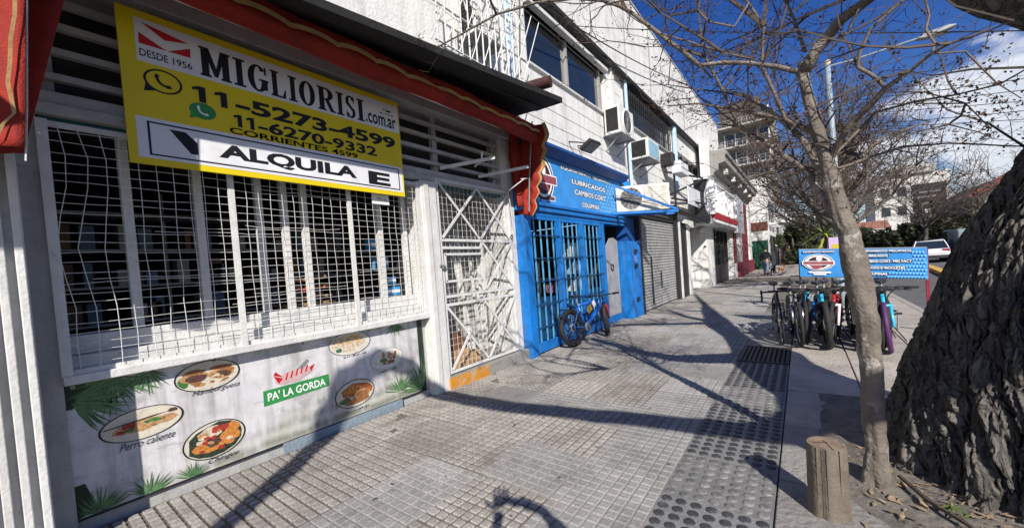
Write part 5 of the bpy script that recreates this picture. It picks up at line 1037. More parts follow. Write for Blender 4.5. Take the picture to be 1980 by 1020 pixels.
def bike(label, group, fm_, Rw=.345, tw_=.026, WB=1.05, drop=False, tyre=None, rim=None, fork_m=None, steer=0., chunky=1., sus=True):
    t = thing('bicycle', label, 'bicycle', (0, 0, 0), group); k = chunky
    tyre = tyre or RUB; rim = rim or BLACKM; fork_m = fork_m or BLACKM
    wheel(t, 0, Rw, tw_, tyre, rim)
    bb = (.43, 0, Rw - .05); st_ = (.30, 0, Rw + .38); ht = (WB - .19, 0, Rw + .40); hb = (WB - .155, 0, Rw + .27)
    f_ = MB(); f_.tube([bb, st_], .017 * k, 8).tube([st_, ht], .016 * k, 8).tube([bb, hb], [.021 * k, .024 * k], 8).tube([(ht[0] - .012, 0, ht[2] + .03), hb, (hb[0] + .008, 0, hb[2] - .02)], .022 * k, 10)
    for s in (-.055, .055): f_.tube([(0, s, Rw), (.35, s * .6, Rw - .04), bb], .010, 6).tube([(0, s, Rw), (.22, s * .7, Rw + .30), (.305, 0, Rw + .355)], .009, 6)
    f_.build('frame', fm_, t, smooth=True)
    fk = bpy.data.objects.new('front_end', None); COL.objects.link(fk); fk.parent = t; fk.location = (WB, 0, 0); fk.rotation_euler.z = steer
    def fb_(mb, n, m): 
        o = mb.build(n, m, None, smooth=True); o.parent = fk; return o
    wf = wheel(t, 0, Rw, tw_, tyre, rim); bpy.data.objects.remove(wf) if False else None
    wf.location = (WB, 0, Rw); wf.rotation_euler.z = steer
    mb = MB()
    for s in (-.065, .065): mb.tube([(0, s, Rw), (-.07, s, Rw + .14), (-.135, s, Rw + .27)], [.016, .018, .019] if sus else .012, 8)
    mb.tube([(-.14, -.085, Rw + .275), (-.14, .085, Rw + .275)], .02, 8); fb_(mb, 'fork', fork_m)
    mb = MB(); sx, sz = -.205, Rw + .46
    mb.tube([(-.19, 0, Rw + .40), (sx, 0, sz), (sx + .06, 0, sz + .02)], .016, 8)
    if drop: 
        for s in (-1, 1): mb.tube([(sx + .06, 0, sz + .02), (sx + .06, s * .19, sz + .02), (sx + .12, s * .21, sz + .01), (sx + .15, s * .21, sz - .05), (sx + .10, s * .215, sz - .12), (sx + .0, s * .215, sz - .12)], .014, 6)
    else:
        mb.tube([(sx + .02, -.34, sz + .035), (sx + .05, -.12, sz + .03), (sx + .06, 0, sz + .02), (sx + .05, .12, sz + .03), (sx + .02, .34, sz + .035)], .013, 7)
        for s in (-1, 1): mb.tube([(sx + .06, s * .2, sz + .03), (sx + .10, s * .27, sz + .0)], .006, 5)
        for s in (-1, 1): mb.tube([(sx + .06, s * .16, sz + .03), (sx + .2, s * .12, sz + .05), (sx + .14, s * .05, sz - .05), (sx + .05, 0, sz - .2)], .004, 4, False)
    fb_(mb, 'handlebar', BLACKM)
    for s in (-1, 1): fb_(MB().tube([(sx + .02, s * .345, sz + .035), (sx + .035, s * .22, sz + .034)], .018, 8) if not drop else MB().blob((sx + .13, s * .21, sz + .02), .035, .018, .05, 8, 5), 'grip', RUB)
    MB().tube([st_, (.275, 0, Rw + .46), (.265, 0, Rw + .52)], .014, 8).build('seat_post', GREYM, t)
    mb = MB(); mb.prism([(-.14, .07), (-.16, 0), (-.14, -.07), (-.04, -.05), (.05, -.022), (.13, -.014), (.13, .014), (.05, .022), (-.04, .05)], lambda a, b, q: (.265 + a, b, Rw + .53 + q + (.012 if a < -.1 else 0)), 0, .045); mb.build('saddle', BLACKM, t, bevel=.012)
    mb = MB(); mb.lathe([(.015, -.062), (.085, -.061), (.09, -.058), (.085, -.055), (.015, -.054)], 24, bb, 'y').tube([(bb[0], -.075, bb[2]), (bb[0] + .10, -.085, bb[2] - .13)], .010, 6).tube([(bb[0], .075, bb[2]), (bb[0] - .10, .085, bb[2] + .13)], .010, 6); mb.build('crankset', GREYM, t)
    mb = MB(); mb.box(bb[0] + .06, bb[0] + .14, -.17, -.09, bb[2] - .14, bb[2] - .12).box(bb[0] - .14, bb[0] - .06, .09, .17, bb[2] + .12, bb[2] + .14); mb.build('pedals', BLACKM, t)
    mb = MB(); mb.tube([(bb[0], -.058, bb[2] + .088), (0, -.045, Rw + .04)], .004, 4).tube([(bb[0], -.058, bb[2] - .088), (.02, -.045, Rw - .10), (0, -.045, Rw - .04)], .004, 4).lathe([(.012, -.05), (.04, -.048), (.05, -.045), (.05, -.04)], 14, (0, 0, Rw), 'y').tube([(.0, -.05, Rw - .03), (.02, -.05, Rw - .11)], .012, 6); mb.build('chain_drive', BLACKM, t)
    MB().tube([(.36, .03, Rw - .04), (.30, .17, .012)], .008, 6).build('kickstand', BLACKM, t)
    return t
CY = M('cyan_frame', (.03, .42, .68), .3, .08, 5, spec=.6); BLF = M('blue_frame', (.012, .13, .52), .3, .1, 5, spec=.6); SIL = M('silver_frame', (.45, .45, .46), .3, .1, 6, metal=.6); BKF = M('black_frame', (.02, .02, .022), .3, .15, 6, spec=.6); PUR = M('purple_rubber', (.085, .028, .11), .6, .25, 12); REDF = M('red_frame', (.42, .02, .03), .3, .1, 5, spec=.6); WHF = M('white_frame', (.65, .65, .66), .3, .1, 6)
b0 = bike('blue mountain bike with red fork leaning at the barred blue doors', None, BLF, .35, .044, 1.2, fork_m=REDF, steer=.5, chunky=1.8)
tb = b0
MB().obox((.62, -.03, .62), (.07, .003, .05), (0, .002, 0), (-.03, 0, .05)).build('decal', M('yellow_decal', (.6, .35, .05), .5), b0); MB().obox((.80, -.033, .70), (.05, .003, .03), (0, .002, 0), (-.03, 0, .05)).build('decal', PRINTW, b0)
MB().tube([(-.335 * math.cos(a * .28 - .1), 0, .335 + .375 * math.sin(a * .28 + .5)) for a in range(7)], .012, 5).build('mudguard', BLACKM, b0)
b0.location = (6.22, 3.38, 0); b0.rotation_euler = (R(-6), 0, R(-7))
GR = 'bicycles lined up for display on the pavement'
road = bike('black drop bar racing bike at the left end of the display row', GR, BKF, .345, .016, 1.0, drop=True, rim=GREYM, fork_m=BKF, sus=False)
mtb = bike('bicycle', GR, BKF, .345, .027, 1.06)
fat = bike('bicycle', GR, BKF, .35, .037, 1.06)
def put(o, x, y, yaw, lean=0.): o.location = (x, y, 0); o.rotation_euler = (R(lean), 0, R(180 + yaw)); 
put(road, 8.36, .40, 6, 3)
row = [(mtb, 8.34, .20, 7, 2, 'slim silver bicycle second from the left in the display row', dict(frame=SIL, fork=CHROME, rim=CHROME)),
       (mtb, 8.62, .03, 3, -2, 'bicycle with bright blue frame third from the left in the display row', dict(frame=CY, fork=BLF)),
       (fat, 8.24, -.20, 3, 3, 'fat tyred bicycle with blue head tube left of the slim tree', dict(frame=CY)),
       (mtb, 8.28, -.42, -7, -3, 'bicycle with red and white fork just left of the slim trunk', dict(frame=REDF, fork=WHF)),
       (mtb, 8.40, -.60, 2, 2, 'dark mountain bike half hidden behind the slim trunk', dict(frame=BKF, fork=WHF)),
       (mtb, 8.66, -.70, -4, -3, 'red framed bicycle just right of the slim trunk', dict(frame=REDF)),
       (fat, 8.30, -.84, -2, 2, 'fat tyred black bicycle next to the cyan one', dict(frame=BKF)),
       (mtb, 8.16, -1.03, -7, 5, 'cyan bicycle with purple tyres at the right end of the row', dict(frame=CY, fork=CY, tyre=PUR))]
row += [(mtb, 8.50, .11, 4, -3, 'black bicycle wedged between the two leftmost silver and blue ones', dict(frame=BKF, fork=GREYM)), (mtb, 8.55, -.32, -2, 3, 'black bicycle close behind the fat tyred one left of the slim tree', dict(frame=BKF)), (fat, 8.52, -.94, -3, -2, 'black fat tyred bicycle squeezed in beside the cyan one', dict(frame=BKF, fork=GREYM))]
usedb = set()
for src, x, y, yaw, lean, lab, mats in row:
    o = src if src not in usedb else None
    if o is None: o = copy_tree(src)
    usedb.add(src); o['label'] = lab; o['group'] = GR; put(o, x, y, yaw, lean)
    o['_m'] = str(sorted(mats)); remat(o, mats); del o['_m']
    if 'tyre' not in mats: remat(o, dict(tyre=RUB))
    if 'frame' not in mats: remat(o, dict(frame=BKF))
    for n_, m_ in (('fork', BLACKM), ('rim', BLACKM)):
        if n_ not in mats: remat(o, {n_: m_})
# banner board behind the bikes
bd = thing('shop_banner', 'blue printed banner board on posts behind the row of bicycles', 'banner', (8.9, -.78, 0))
BXx = 8.95; yl, yr = .045, -1.60
def fbn(a, b, t): return (BXx - t, yl + (yr - yl) * a, (.965 + (.845 - .965) * a) + b * ((1.458 - .965) * (1 - a) + (1.345 - .845) * a))
def pn(u, v): return fbn(u, v, .012 * math.sin(u * 9) * (1 - abs(2 * v - 1)) + .012)
MB().grid(pn, 40, 8).build('sheet', BLUED, bd, solid=.004)
def pe(a, b, t): return fbn(a, b, .026 + .012 + t)
def rect(nm, mt, a, b, c, d, t): MB().quad(pe(a, c, t), pe(b, c, t), pe(b, d, t), pe(a, d, t)).build(nm, mt, bd)
for k, (rx, rz, mt) in enumerate(((.135, .30, PRINTW), (.128, .28, BLK), (.118, .255, PRINTW), (.09, .21, M('maroon_black', (.05, .02, .025))))): ell(.165, .53, rx, rz, .001 * k, 30, fr=pe).build('logo_ring', mt, bd)
ell(.15, .40, .05, .11, .0045, 16, fr=pe).build('logo_figure', DUSTR, bd); ell(.175, .67, .026, .085, .005, 16, fr=pe).build('logo_head', PRINTW, bd); rect('logo_ribbon', PRINTW, .025, .305, .44, .58, .006); rect('logo_ribbon', DUSTR, .035, .295, .46, .56, .007); rect('logo_plate', PRINTW, .08, .27, .14, .20, .002); rect('logo_plate', PRINTW, .12, .23, .07, .12, .002)
sign_line(bd, 'EQUIPAMIENTO MECANICO', .04, .31, .88, .95, pe, .002, 1)
for a0, a1, c, s in ((.50, .89, .87, 'EQUIPAMIENTO MECANICO'), (.55, .72, .72, 'LUBRICADOS'), (.52, .89, .53, 'CAMBIOS CORT. MES FACT'), (.52, .84, .31, 'SERVICIOS D BICICLETAS'), (.53, .71, .10, 'COLUMNAS')): sign_line(bd, s, a0, a1, c, c + .09, pe, .002, 1)
mb = MB()
for i in range(12):
    for j in range(8):
        u, v = .72 + i * .024 + (j % 2) * .012, .06 + j * .115
        if (u < .9 and v > .5) or u > .985 or (u < .78 and v > .2): continue
        mb.quad(*[pe(u + .009 * math.cos(t), v + .035 * math.sin(t), .001) for t in [6.283 * q / 10 for q in range(10)]])
tag(mb.build('dot_print', M('light_blue_dots', (.16, .48, .80)), bd), kind='stuff')
for a in (.0, .14, .28): p = fbn(a, 0, -.03); B(p[0], p[0] + .03, p[1] - .015, p[1] + .015, -.02, 1.44).build('post', BLACKM, bd)
p = fbn(1.0, 0, -.03); B(p[0], p[0] + .04, p[1] - .02, p[1] + .02, -.02, 1.34).build('post', M('dark_red_post', (.22, .02, .035), .5, .2, 8), bd)
MB().bar(fbn(0, 0, -.01), fbn(1, 0, -.01), .03, .03).bar(fbn(0, 1, -.01), fbn(1, 1, -.01), .03, .03).build('rail', GREYM, bd)
lk = thing('low_steel_bench', 'low grey rack rail under the displayed bicycles', 'rack', (8.6, -.5, 0)); MB().tube([(8.75, .5, .02), (8.75, .5, .38), (8.75, -1.2, .38), (8.75, -1.2, .02)], .018, 8).build('rail', GREYM, lk)

# ================================================================== PEOPLE AND DOGS
def skin(name, mat, verts, edges, radii, parent, root=0, sub=2):
    me = bpy.data.meshes.new(name); me.from_pydata(verts, edges, []); o = bpy.data.objects.new(name, me); COL.objects.link(o); o.parent = parent; me.materials.append(mat)
    o.modifiers.new('k', 'SKIN'); sm = o.modifiers.new('u', 'SUBSURF'); sm.levels = sm.render_levels = sub
    sv = me.skin_vertices[0].data if me.skin_vertices else None
    if sv is None: bpy.context.view_layer.objects.active = o; sv = me.skin_vertices[0].data
    for i, r_ in enumerate(radii): sv[i].radius = r_ if isinstance(r_, tuple) else (r_, r_); sv[i].use_root = (i == root)
    for e in o.modifiers: pass
    dgr = bpy.context.evaluated_depsgraph_get(); dgr.update(); ev = o.evaluated_get(dgr); m2 = bpy.data.meshes.new_from_object(ev); 
    for p in m2.polygons: p.use_smooth = True
    o.modifiers.clear(); o.data = m2; m2.materials.clear(); m2.materials.append(mat); return o
def chain(V, E, Rr, pts, at=None):
    i = at
    for p, r_ in pts:
        V.append(p); Rr.append(r_); j = len(V) - 1
        if i is not None: E.append((i, j))
        i = j
    return i
SKIN_ = M('skin', (.42, .25, .17), .6, .1, 20); JACK = M('black_jacket', (.016, .016, .02), .7, .3, 12, .3); JEAN = M('faded_jeans', (.16, .24, .34), .8, .3, 14, .2); HAIR = M('dark_hair', (.02, .015, .012), .7, .3, 30); SHOE = M('dark_shoe', (.03, .03, .03), .6)
mn = thing('person', 'person in black jacket and faded jeans walking away with a dog', 'person', (0, 0, 0))
V, E, Q = [], [], []
a = chain(V, E, Q, [((0, 0, .86), .13), ((0, 0, 1.0), .13), ((.02, 0, 1.2), (.16, .12)), ((.05, 0, 1.33), (.10, .09)), ((.09, 0, 1.40), .055), ((.13, 0, 1.48), .085), ((.14, 0, 1.57), .075)])
for s in (-1, 1):
    chain(V, E, Q, [((-.02 + s * .1, s * .09, .80), .095), ((.06 + s * .12, s * .10, .46), .062), ((-.02 + s * .17, s * .1, .10), .045), ((.02 + s * .17, s * .1, .045), .045), ((.16 + s * .17, s * .11, .035), .035)], 0)
    chain(V, E, Q, [((.03, s * .19, 1.27), .065), ((.0 - s * .04, s * .26, 1.02), .048), ((.10 - s * .05, s * .25, .80), .036), ((.12 - s * .05, s * .25, .72), .035)], 2)
skin('body', SKIN_, V, E, Q, mn)
V, E, Q = [], [], []; chain(V, E, Q, [((0, 0, .82), (.16, .15)), ((0, 0, 1.0), (.185, .17)), ((.02, 0, 1.2), (.22, .17)), ((.05, 0, 1.34), (.12, .10)), ((.075, 0, 1.41), .075)])
for s in (-1, 1): chain(V, E, Q, [((.03, s * .20, 1.27), .085), ((.0 - s * .04, s * .27, 1.02), .068), ((.10 - s * .05, s * .26, .81), .055)], 2)
skin('jacket', JACK, V, E, Q, mn)
V, E, Q = [], [], []; chain(V, E, Q, [((0, 0, .90), (.15, .145)), ((0, 0, .82), (.14, .14))])
for s in (-1, 1): chain(V, E, Q, [((-.01 + s * .1, s * .09, .72), .105), ((.06 + s * .12, s * .10, .46), .078), ((-.02 + s * .17, s * .1, .10), .065)], 1)
skin('jeans', JEAN, V, E, Q, mn)
V, E, Q = [], [], []; chain(V, E, Q, [((.115, 0, 1.49), .085), ((.125, 0, 1.55), .092), ((.13, 0, 1.59), .075)]); skin('hair', HAIR, V, E, Q, mn)
for s in (-1, 1): MB().blob((.08 + s * .17, s * .105, .04), .14, .05, .045).build('shoe', SHOE, mn, smooth=True)
mn.location = (28.5, 1.82, 0); mn.rotation_euler.z = R(-6)
def dog(lab, mat, loc, yaw, s=1.):
    d = thing('dog', lab, 'dog', (0, 0, 0)); V, E, Q = [], [], []
    chain(V, E, Q, [((-.24, 0, .36), .075), ((-.05, 0, .355), .075), ((.16, 0, .36), .10), ((.27, 0, .44), .062), ((.34, 0, .53), .065), ((.41, 0, .52), .045), ((.49, 0, .50), .028)])
    chain(V, E, Q, [((-.33, 0, .42), .025), ((-.42, 0, .52), .018), ((-.44, 0, .6), .010)], 0)
    for y in (-.065, .065):
        k = .05 if y > 0 else -.04
        chain(V, E, Q, [((.17 + k, y, .26), .04), ((.18 + k, y, .14), .024), ((.17 + k, y, .03), .020), ((.21 + k, y, .02), .022)], 2)
        chain(V, E, Q, [((-.20 - k, y, .28), .055), ((-.14 - k, y, .20), .035), ((-.24 - k, y, .12), .022), ((-.22 - k, y, .03), .019), ((-.18 - k, y, .02), .022)], 0)
        chain(V, E, Q, [((.32, y * .8, .60), .022), ((.30, y * 1.1, .65), .008)], 4)
    skin('body', mat, V, E, Q, d); MB().torus((.29, 0, .46), .068, .012, 14, 6, 'x').build('collar', REDP, d)
    d.location = loc; d.rotation_euler.z = R(yaw); d.scale = (s, s, s); return d
dog('small black dog walking beside the person in the black jacket', M('black_fur', (.02, .018, .016), .8, .4, 20), (28.2, 1.42, 0), -10, .92); dog('small tan dog walking in front of the black one', M('tan_fur', (.42, .22, .10), .8, .3, 20), (29.4, 1.05, 0), -25, .85)
# photographer, standing behind the camera: only the shadow of the raised arms falls in view
ph = thing('person', 'person behind the camera whose raised hand casts a shadow on pavement', 'person', (-.32, -.30, 0))
V, E, Q = [], [], []
chain(V, E, Q, [((0, 0, .86), .13), ((0, 0, 1.02), .125), ((0, 0, 1.2), (.15, .12)), ((0, 0, 1.33), (.09, .09)), ((.01, 0, 1.40), .052), ((.02, 0, 1.46), .075), ((.02, 0, 1.54), .07)])
for s in (-1, 1):
    chain(V, E, Q, [((0, s * .09, .80), .09), ((.02, s * .10, .46), .06), ((0, s * .1, .08), .045), ((.13, s * .11, .035), .035)], 0)
hands = [((.0, .19, 1.30), (.08, .32, 1.28), (.22, .32, 1.56), (.25, .33, 1.63)), ((.02, -.19, 1.30), (.33, -.20, 1.44), (.34, .06, 1.68), (.30, .18, 1.70))]
for h in hands:
    w0 = chain(V, E, Q, [(h[0], .06), (h[1], .047), (h[2], .032), (h[3], .035)], 2)
skin('body', SKIN_, V, E, Q, ph)
for hi, h in enumerate(hands):
    dv = (Vector(h[3]) - Vector(h[2])).normalized(); sd = Vector((.64, -.77, 0)) if hi == 0 else Vector((-.64, .77, 0)); V, E, Q = [], [], []
    c = Vector(h[3]); chain(V, E, Q, [(tuple(c), .034), (tuple(c + dv * .05), .036)])
    for k, (o_, l) in enumerate(((-.036, .075), (-.012, .09), (.012, .085), (.036, .065))):
        p = c + dv * .07 + sd * o_; d2 = (dv + sd * o_ * 5).normalized(); chain(V, E, Q, [(tuple(p), .013), (tuple(p + d2 * l * .5), .010), (tuple(p + d2 * l * .95 + Vector((.015, .01, 0))), .008)], 1)
    p = c + dv * .02 - sd * .035; d2 = (dv * .5 - sd).normalized(); chain(V, E, Q, [(tuple(p), .014), (tuple(p + d2 * .04), .012), (tuple(p + d2 * .07 + dv * .02), .009)], 0)
    skin('hand', SKIN_, V, E, Q, ph)
V, E, Q = [], [], []; chain(V, E, Q, [((0, 0, .80), (.155, .15)), ((0, 0, 1.02), (.15, .145)), ((0, 0, 1.2), (.18, .14)), ((0, 0, 1.35), (.10, .09))])
for h in hands: chain(V, E, Q, [(h[0], .08), (h[1], .062), (tuple(Vector(h[1]).lerp(Vector(h[2]), .85)), .045)], 2)
skin('jacket', JACK, V, E, Q, ph)

# ================================================================== STREET LAMP, CABLES, PLANT
lp = thing('street_lamp', 'pale blue grey street lamp post with long arm over the road', 'street lamp', (12.5, -.74, 0))
MB().tube([(12.5, -.74, -.02), (12.5, -.74, .5), (12.5, -.735, 3.7), (12.5, -.70, 5.95)], [.09, .072, .06, .05], 14).build('pole', GALV, lp, smooth=True)
MB().tube([(12.5, -.70, 5.86), (12.5, -1.2, 5.84), (12.5, -2.28, 5.90)], .02, 8).build('arm', GALV, lp); MB().tube([(12.5, -.70, 5.9), (12.5, -.70, 6.0)], .06, 14).build('cap', M('lamp_cap', (.5, .42, .33), .6), lp)
MB().prism([(-2.2, 5.87), (-2.35, 5.84), (-2.75, 5.90), (-2.82, 5.94), (-2.7, 5.98), (-2.3, 5.95)], lambda a, b, t: (t, a, b), 12.42, 12.58).build('lamp_head', GREYM, lp, bevel=.02)
B(12.44, 12.56, -2.74, -2.36, 5.835, 5.84).build('lens', M('lamp_lens', (.25, .24, .2)), lp)
def cable(pts, r_, lab):
    o = thing('cable', lab, 'cable', pts[0]); P = []
    for a, b in zip(pts[:-1], pts[1:]):
        a, b = Vector(a), Vector(b); sag = (b - a).length * .012
        for i in range(10): t = i / 10; P.append(a.lerp(b, t) - Vector((0, 0, sag * 4 * t * (1 - t))))
    P.append(Vector(pts[-1])); MB().tube(P, r_, 5, False).build('wire', BLACKM, o)
cable([(7.5, 3.54, 6.42), (7.5, -2.24, 3.86), (7.5, -7, 1.9 + 2)], .008, 'thin black cable crossing high over the pavement and the slim tree')
cable([(5.65, 3.4, 5.95), (17.3, 3.38, 8.41)], .014, 'black cable running diagonally up the blank white parapet')
cable([(4.9, 3.5, 4.2), (5.3, 3.52, 4.7), (5.5, 3.53, 6.3)], .010, 'black wire dropping beside the pale blue drainpipe')
for k, (a, b) in enumerate((((26, -2.17, 8.69), (26, -7.78, 7.87)), ((26.2, -2.16, 8.36), (26.2, -7.77, 7.46)), ((26.1, -2.53, 7.99), (26.1, -7.76, 6.97)), ((26.3, -2.51, 7.49), (26.3, -7.75, 6.62)), ((26.4, -2.13, 7.47), (26.4, -7.74, 6.3)))):
    d = Vector(b) - Vector(a); cable([tuple(Vector(a) - d * .45), tuple(Vector(b) + d * .6)], .016, ('topmost', 'second highest', 'middle', 'second lowest', 'lowest')[k] + ' of the five cables slung across the cloud')
yu = thing('yucca_plant', 'spiky yellow green potted plant standing behind the blue banner', 'plant', (11.5, -.45, 0))
MB().tube([(11.5, -.45, 0), (11.48, -.43, .9), (11.5, -.42, 1.75)], [.09, .07, .06], 8).build('stem', BARK2, yu)
LF = [M('yucca_leaf', (.10, .15, .02), .5, .3, 8), M('yucca_leaf_pale', (.30, .32, .05), .5, .3, 8), M('yucca_leaf_dark', (.04, .075, .02), .5, .3, 8)]
for k in range(44):
    a = rnd.uniform(0, 6.28); e = rnd.uniform(-.5, 1.1); L = rnd.uniform(.35, .62); d = Vector((math.cos(a) * math.cos(e), math.sin(a) * math.cos(e), math.sin(e))); sd = d.cross(Vector((0, 0, 1))).normalized(); o = Vector((11.5, -.42, 1.72 + rnd.uniform(-.1, .1))); mb = MB(); P = []
    for i in range(6): t = i / 5; c = o + d * L * t - Vector((0, 0, .22 * t * t * L * 1.6)); w_ = .024 * (math.sin(math.pi * min(.97, t * .8 + .15))); P.append((c - sd * w_, c + sd * w_))
    for i in range(5): mb.quad(P[i][0], P[i][1], P[i + 1][1], P[i + 1][0])
    mb.build('leaf', rnd.choice(LF), yu)
MB().lathe([(.17, 0), (.24, .42), (.26, .45), (.22, .45), (.20, .38), (.001, .38)], 20, (11.5, -.45, 0)).build('pot', M('dark_pot', (.08, .05, .04), .8), yu)
pf = thing('lilac_poster', 'small lilac and yellow placard behind the blue banner', 'placard', (10.6, -.58, 0)); MB().bar((10.6, -.58, 0), (10.6, -.58, 1.6), .03, .03).build('post', GREYM, pf)
B(10.57, 10.584, -.74, -.46, 1.42, 1.66).build('sheet', M('lilac_sheet', (.55, .42, .62), .5, .1, 9), pf); ell(-.57, 1.47, .07, .05, 10.568, fr=lambda a, b, t: (t, a, b)).build('print', M('yellow_print', (.55, .45, .03), .5), pf)

# ================================================================== CARS
def car(lab, paint, loc, yaw, kind='hatch'):
    c = thing('parked_car', lab, 'car', (0, 0, 0)); L_, W2 = 4.2, .87
    secs = [(0, .45, .70, .74), (.08, .34, .90, .83), (.5, .30, .96, .87), (1.0, .28, .97, .87), (2.6, .28, .94, .87), (3.3, .30, .86, .85), (3.9, .34, .74, .80), (4.2, .42, .60, .66)]
    mb = MB(); P = 8
    for x, z0, z1, w_ in secs: mb.v += [(x, y, z) for y, z in ((-w_ * .9, z0), (-w_, z0 + .15), (-w_, z1 - .12), (-w_ * .93, z1), (w_ * .93, z1), (w_, z1 - .12), (w_, z0 + .15), (w_ * .9, z0))]
    for k in range(len(secs) - 1):
        for j in range(P): mb.f.append((k * P + j, k * P + (j + 1) % P, k * P + P + (j + 1) % P, k * P + P + j))
    mb.f.append(tuple(range(P))); mb.f.append(tuple((len(secs) - 1) * P + j for j in range(P))); mb.build('body', paint, c, smooth=False, bevel=.04)
    cab = [(.12, .93, .93, .78, .72), (.42, .95, 1.40, .78, .60), (.9, .95, 1.48, .78, .60), (1.9, .95, 1.46, .78, .60), (2.75, .93, .96, .76, .70)]
    mb = MB()
    for x, z0, z1, w0, w1 in cab: mb.v += [(x, -w0, z0), (x, -w1, z1), (x, w1, z1), (x, w0, z0)]
    for k in range(len(cab) - 1):
        for j in range(3): mb.f.append((k * 4 + j, k * 4 + j + 1, k * 4 + 5 + j, k * 4 + 4 + j))
    mb.build('greenhouse', GLASS, c)
    mb = MB(); mb.quad((.40, -.61, 1.405), (.9, -.61, 1.485), (1.9, -.61, 1.465), (2.1, -.60, 1.37), (2.1, .60, 1.37), (1.9, .61, 1.465), (.9, .61, 1.485), (.40, .61, 1.405))
    for s in (-1, 1):
        for x0, x1 in ((.12, .42), (1.35, 1.38), (2.72, 1.95)): mb.bar((x0, s * .785, .94), (x1, s * .615, 1.42), .06, .03, (0, 1, 0))
    mb.build('roof', paint, c, solid=.02)
    for x in (.75, 3.35):
        for s in (-1, 1):
            w_ = bpy.data.objects.new('wheel', None); COL.objects.link(w_); w_.parent = c; w_.location = (x, s * .80, .31)
            for mb, n_, m_ in ((MB().torus((0, 0, 0), .24, .075, 24, 8, 'y'), 'tyre', RUB), (MB().lathe([(.01, s * .05), (.17, s * .06), (.19, s * .03), (.19, -s * .05)], 18, ax='y'), 'rim', SIL)): o = mb.build(n_, m_, None, smooth=True); o.parent = w_
    for s in (-1, 1):
        mb = MB(); mb.obox((.07, s * .66, .80), (.05, 0, .01), (0, .16, 0), (.0, 0, .08)); mb.build('tail_light', M('tail_red', (.30, .01, .015), .3), c, bevel=.015); MB().obox((4.03, s * .58, .66), (.08, 0, -.03), (0, .14, 0), (0, 0, .06)).build('headlight', CHROME, c, bevel=.015)
        MB().blob((2.35, s * .93, .98), .09, .07, .07).build('mirror', paint, c)
    B(-.03, .1, -.78, .78, .36, .50).build('bumper', DARKW, c, bevel=.02); B(-.012, .02, -.26, .26, .60, .71).build('number_plate', PRINTW, c)
    c.location = loc; c.rotation_euler.z = R(yaw); return c
car('white hatchback seen from behind right of the blue banner', M('car_white', (.72, .72, .72), .25, .04, 3, spec=.6), (36, -6.6, -.13), -8)
car('dark car partly hidden by the thick leaning trunk', M('car_dark', (.02, .022, .028), .25, .1, 3, spec=.6), (27.5, -7.5, -.13), 172)
vn = thing('parked_van', 'blue grey van parked beyond the white hatchback', 'van', (38, -8.6, -.13))
MB().prism([(36, .35), (36, 1.9), (36.2, 2.05), (39.2, 2.05), (40.0, 1.3), (40.8, 1.05), (40.9, .35)], lambda a, b, t: (a, t, b - .13), -9.5, -7.8).build('body', M('van_grey', (.20, .25, .28), .35, .1, 3), vn, bevel=.05)
B(35.985, 35.999, -9.3, -8.0, 1.1, 1.7).build('rear_window', GLASS, vn); MB().prism([(39.25, 1.95), (39.95, 1.3), (38.2, 1.3), (38.2, 1.95)], lambda a, b, t: (a, t, b - .13), -7.799, -7.79).build('side_window', GLASS, vn)
for y in (-9.35, -7.95): B(35.98, 35.998, y - .05, y + .05, .55, .8).build('tail_light', M('tail_red', (.3, .01, .015)), vn)
for x in (36.8, 40.0):
    for y in (-9.4, -7.85): MB().lathe([(.01, -.1), (.3, -.1), (.33, 0), (.3, .1), (.01, .1)], 18, (x, y, .20), 'y').build('wheel', RUB, vn)

# ================================================================== FAR BUILDINGS
def winbox(par, x, y0, y1, z0, z1):
    f_ = B(x - .04, x + .02, y0, y1, z0, z1).build('window', GREYP, par); B(x - .05, x - .041, y0 + .08, y1 - .08, z0 + .08, z1 - .08).build('pane', GLASS, f_)
gh = thing('green_doored_house', 'white house with brown band and dark green doors beyond the maroon front', 'building', (38, 3.5, 0))
B(37.5, 46, 2.05, 9, 0, 7.3).build('wall', WALL, gh); B(37.46, 46.04, 2.0, 2.049, 6.2, 6.4).build('string_course', GREYP, gh); B(37.45, 37.499, 2.1, 3.6, 3.1, 3.8).build('brown_band', M('brown_band', (.16, .06, .04), .8, .2), gh)
B(37.44, 37.499, 2.15, 3.6, 0, 2.3).build('door', M('dark_green_door', (.012, .07, .04), .5, .2), gh); MB().box(37.42, 37.439, 2.84, 2.88, .05, 2.25).build('door_joint', BLK, gh)
for x0 in (38.5, 41, 43.5): B(x0, x0 + 1.4, 2.0, 2.049, 3.9, 5.6).build('window', GLASS, gh); B(x0 - .1, x0 + 1.5, 1.6, 2.049, 3.55, 3.7).build('balcony', WALL, gh); B(x0, x0 + 1.5, 2.0, 2.049, 0, 2.7).build('shop_door', DARKW, gh)
bb2 = thing('balcony_house', 'white house front with a curved projecting balcony down the street', 'building', (52, 3, 0))
B(46.5, 60, 1.95, 10, 0, 6.5).build('wall', WALL, bb2); MB().prism([(47, 1.95), (47, 1.2), (47.5, .7), (51, .7), (51.5, 1.2), (51.5, 1.95)], lambda a, b, t: (a, b, t), 4.1, 5.1).build('balcony', WALL, bb2); B(47.5, 51, 1.9, 1.949, 5.101, 6.2).build('window', GLASS, bb2)
for x0, m_ in ((47, DARKW), (50, GREYP), (53, MAR), (56.5, DARKW)): B(x0, x0 + 2.2, 1.88, 1.949, 0, 2.8).build('shopfront', m_, bb2)
rs = thing('red_shop', 'low shop with a red painted pier far down the pavement', 'building', (64, 2, 0)); B(60.2, 80, 1.7, 9, 0, 4.2).build('wall', GREYP, rs); B(60.15, 62, 1.5, 1.699, 0, 3.4).build('red_pier', M('far_red', (.45, .02, .035), .6, .2), rs)
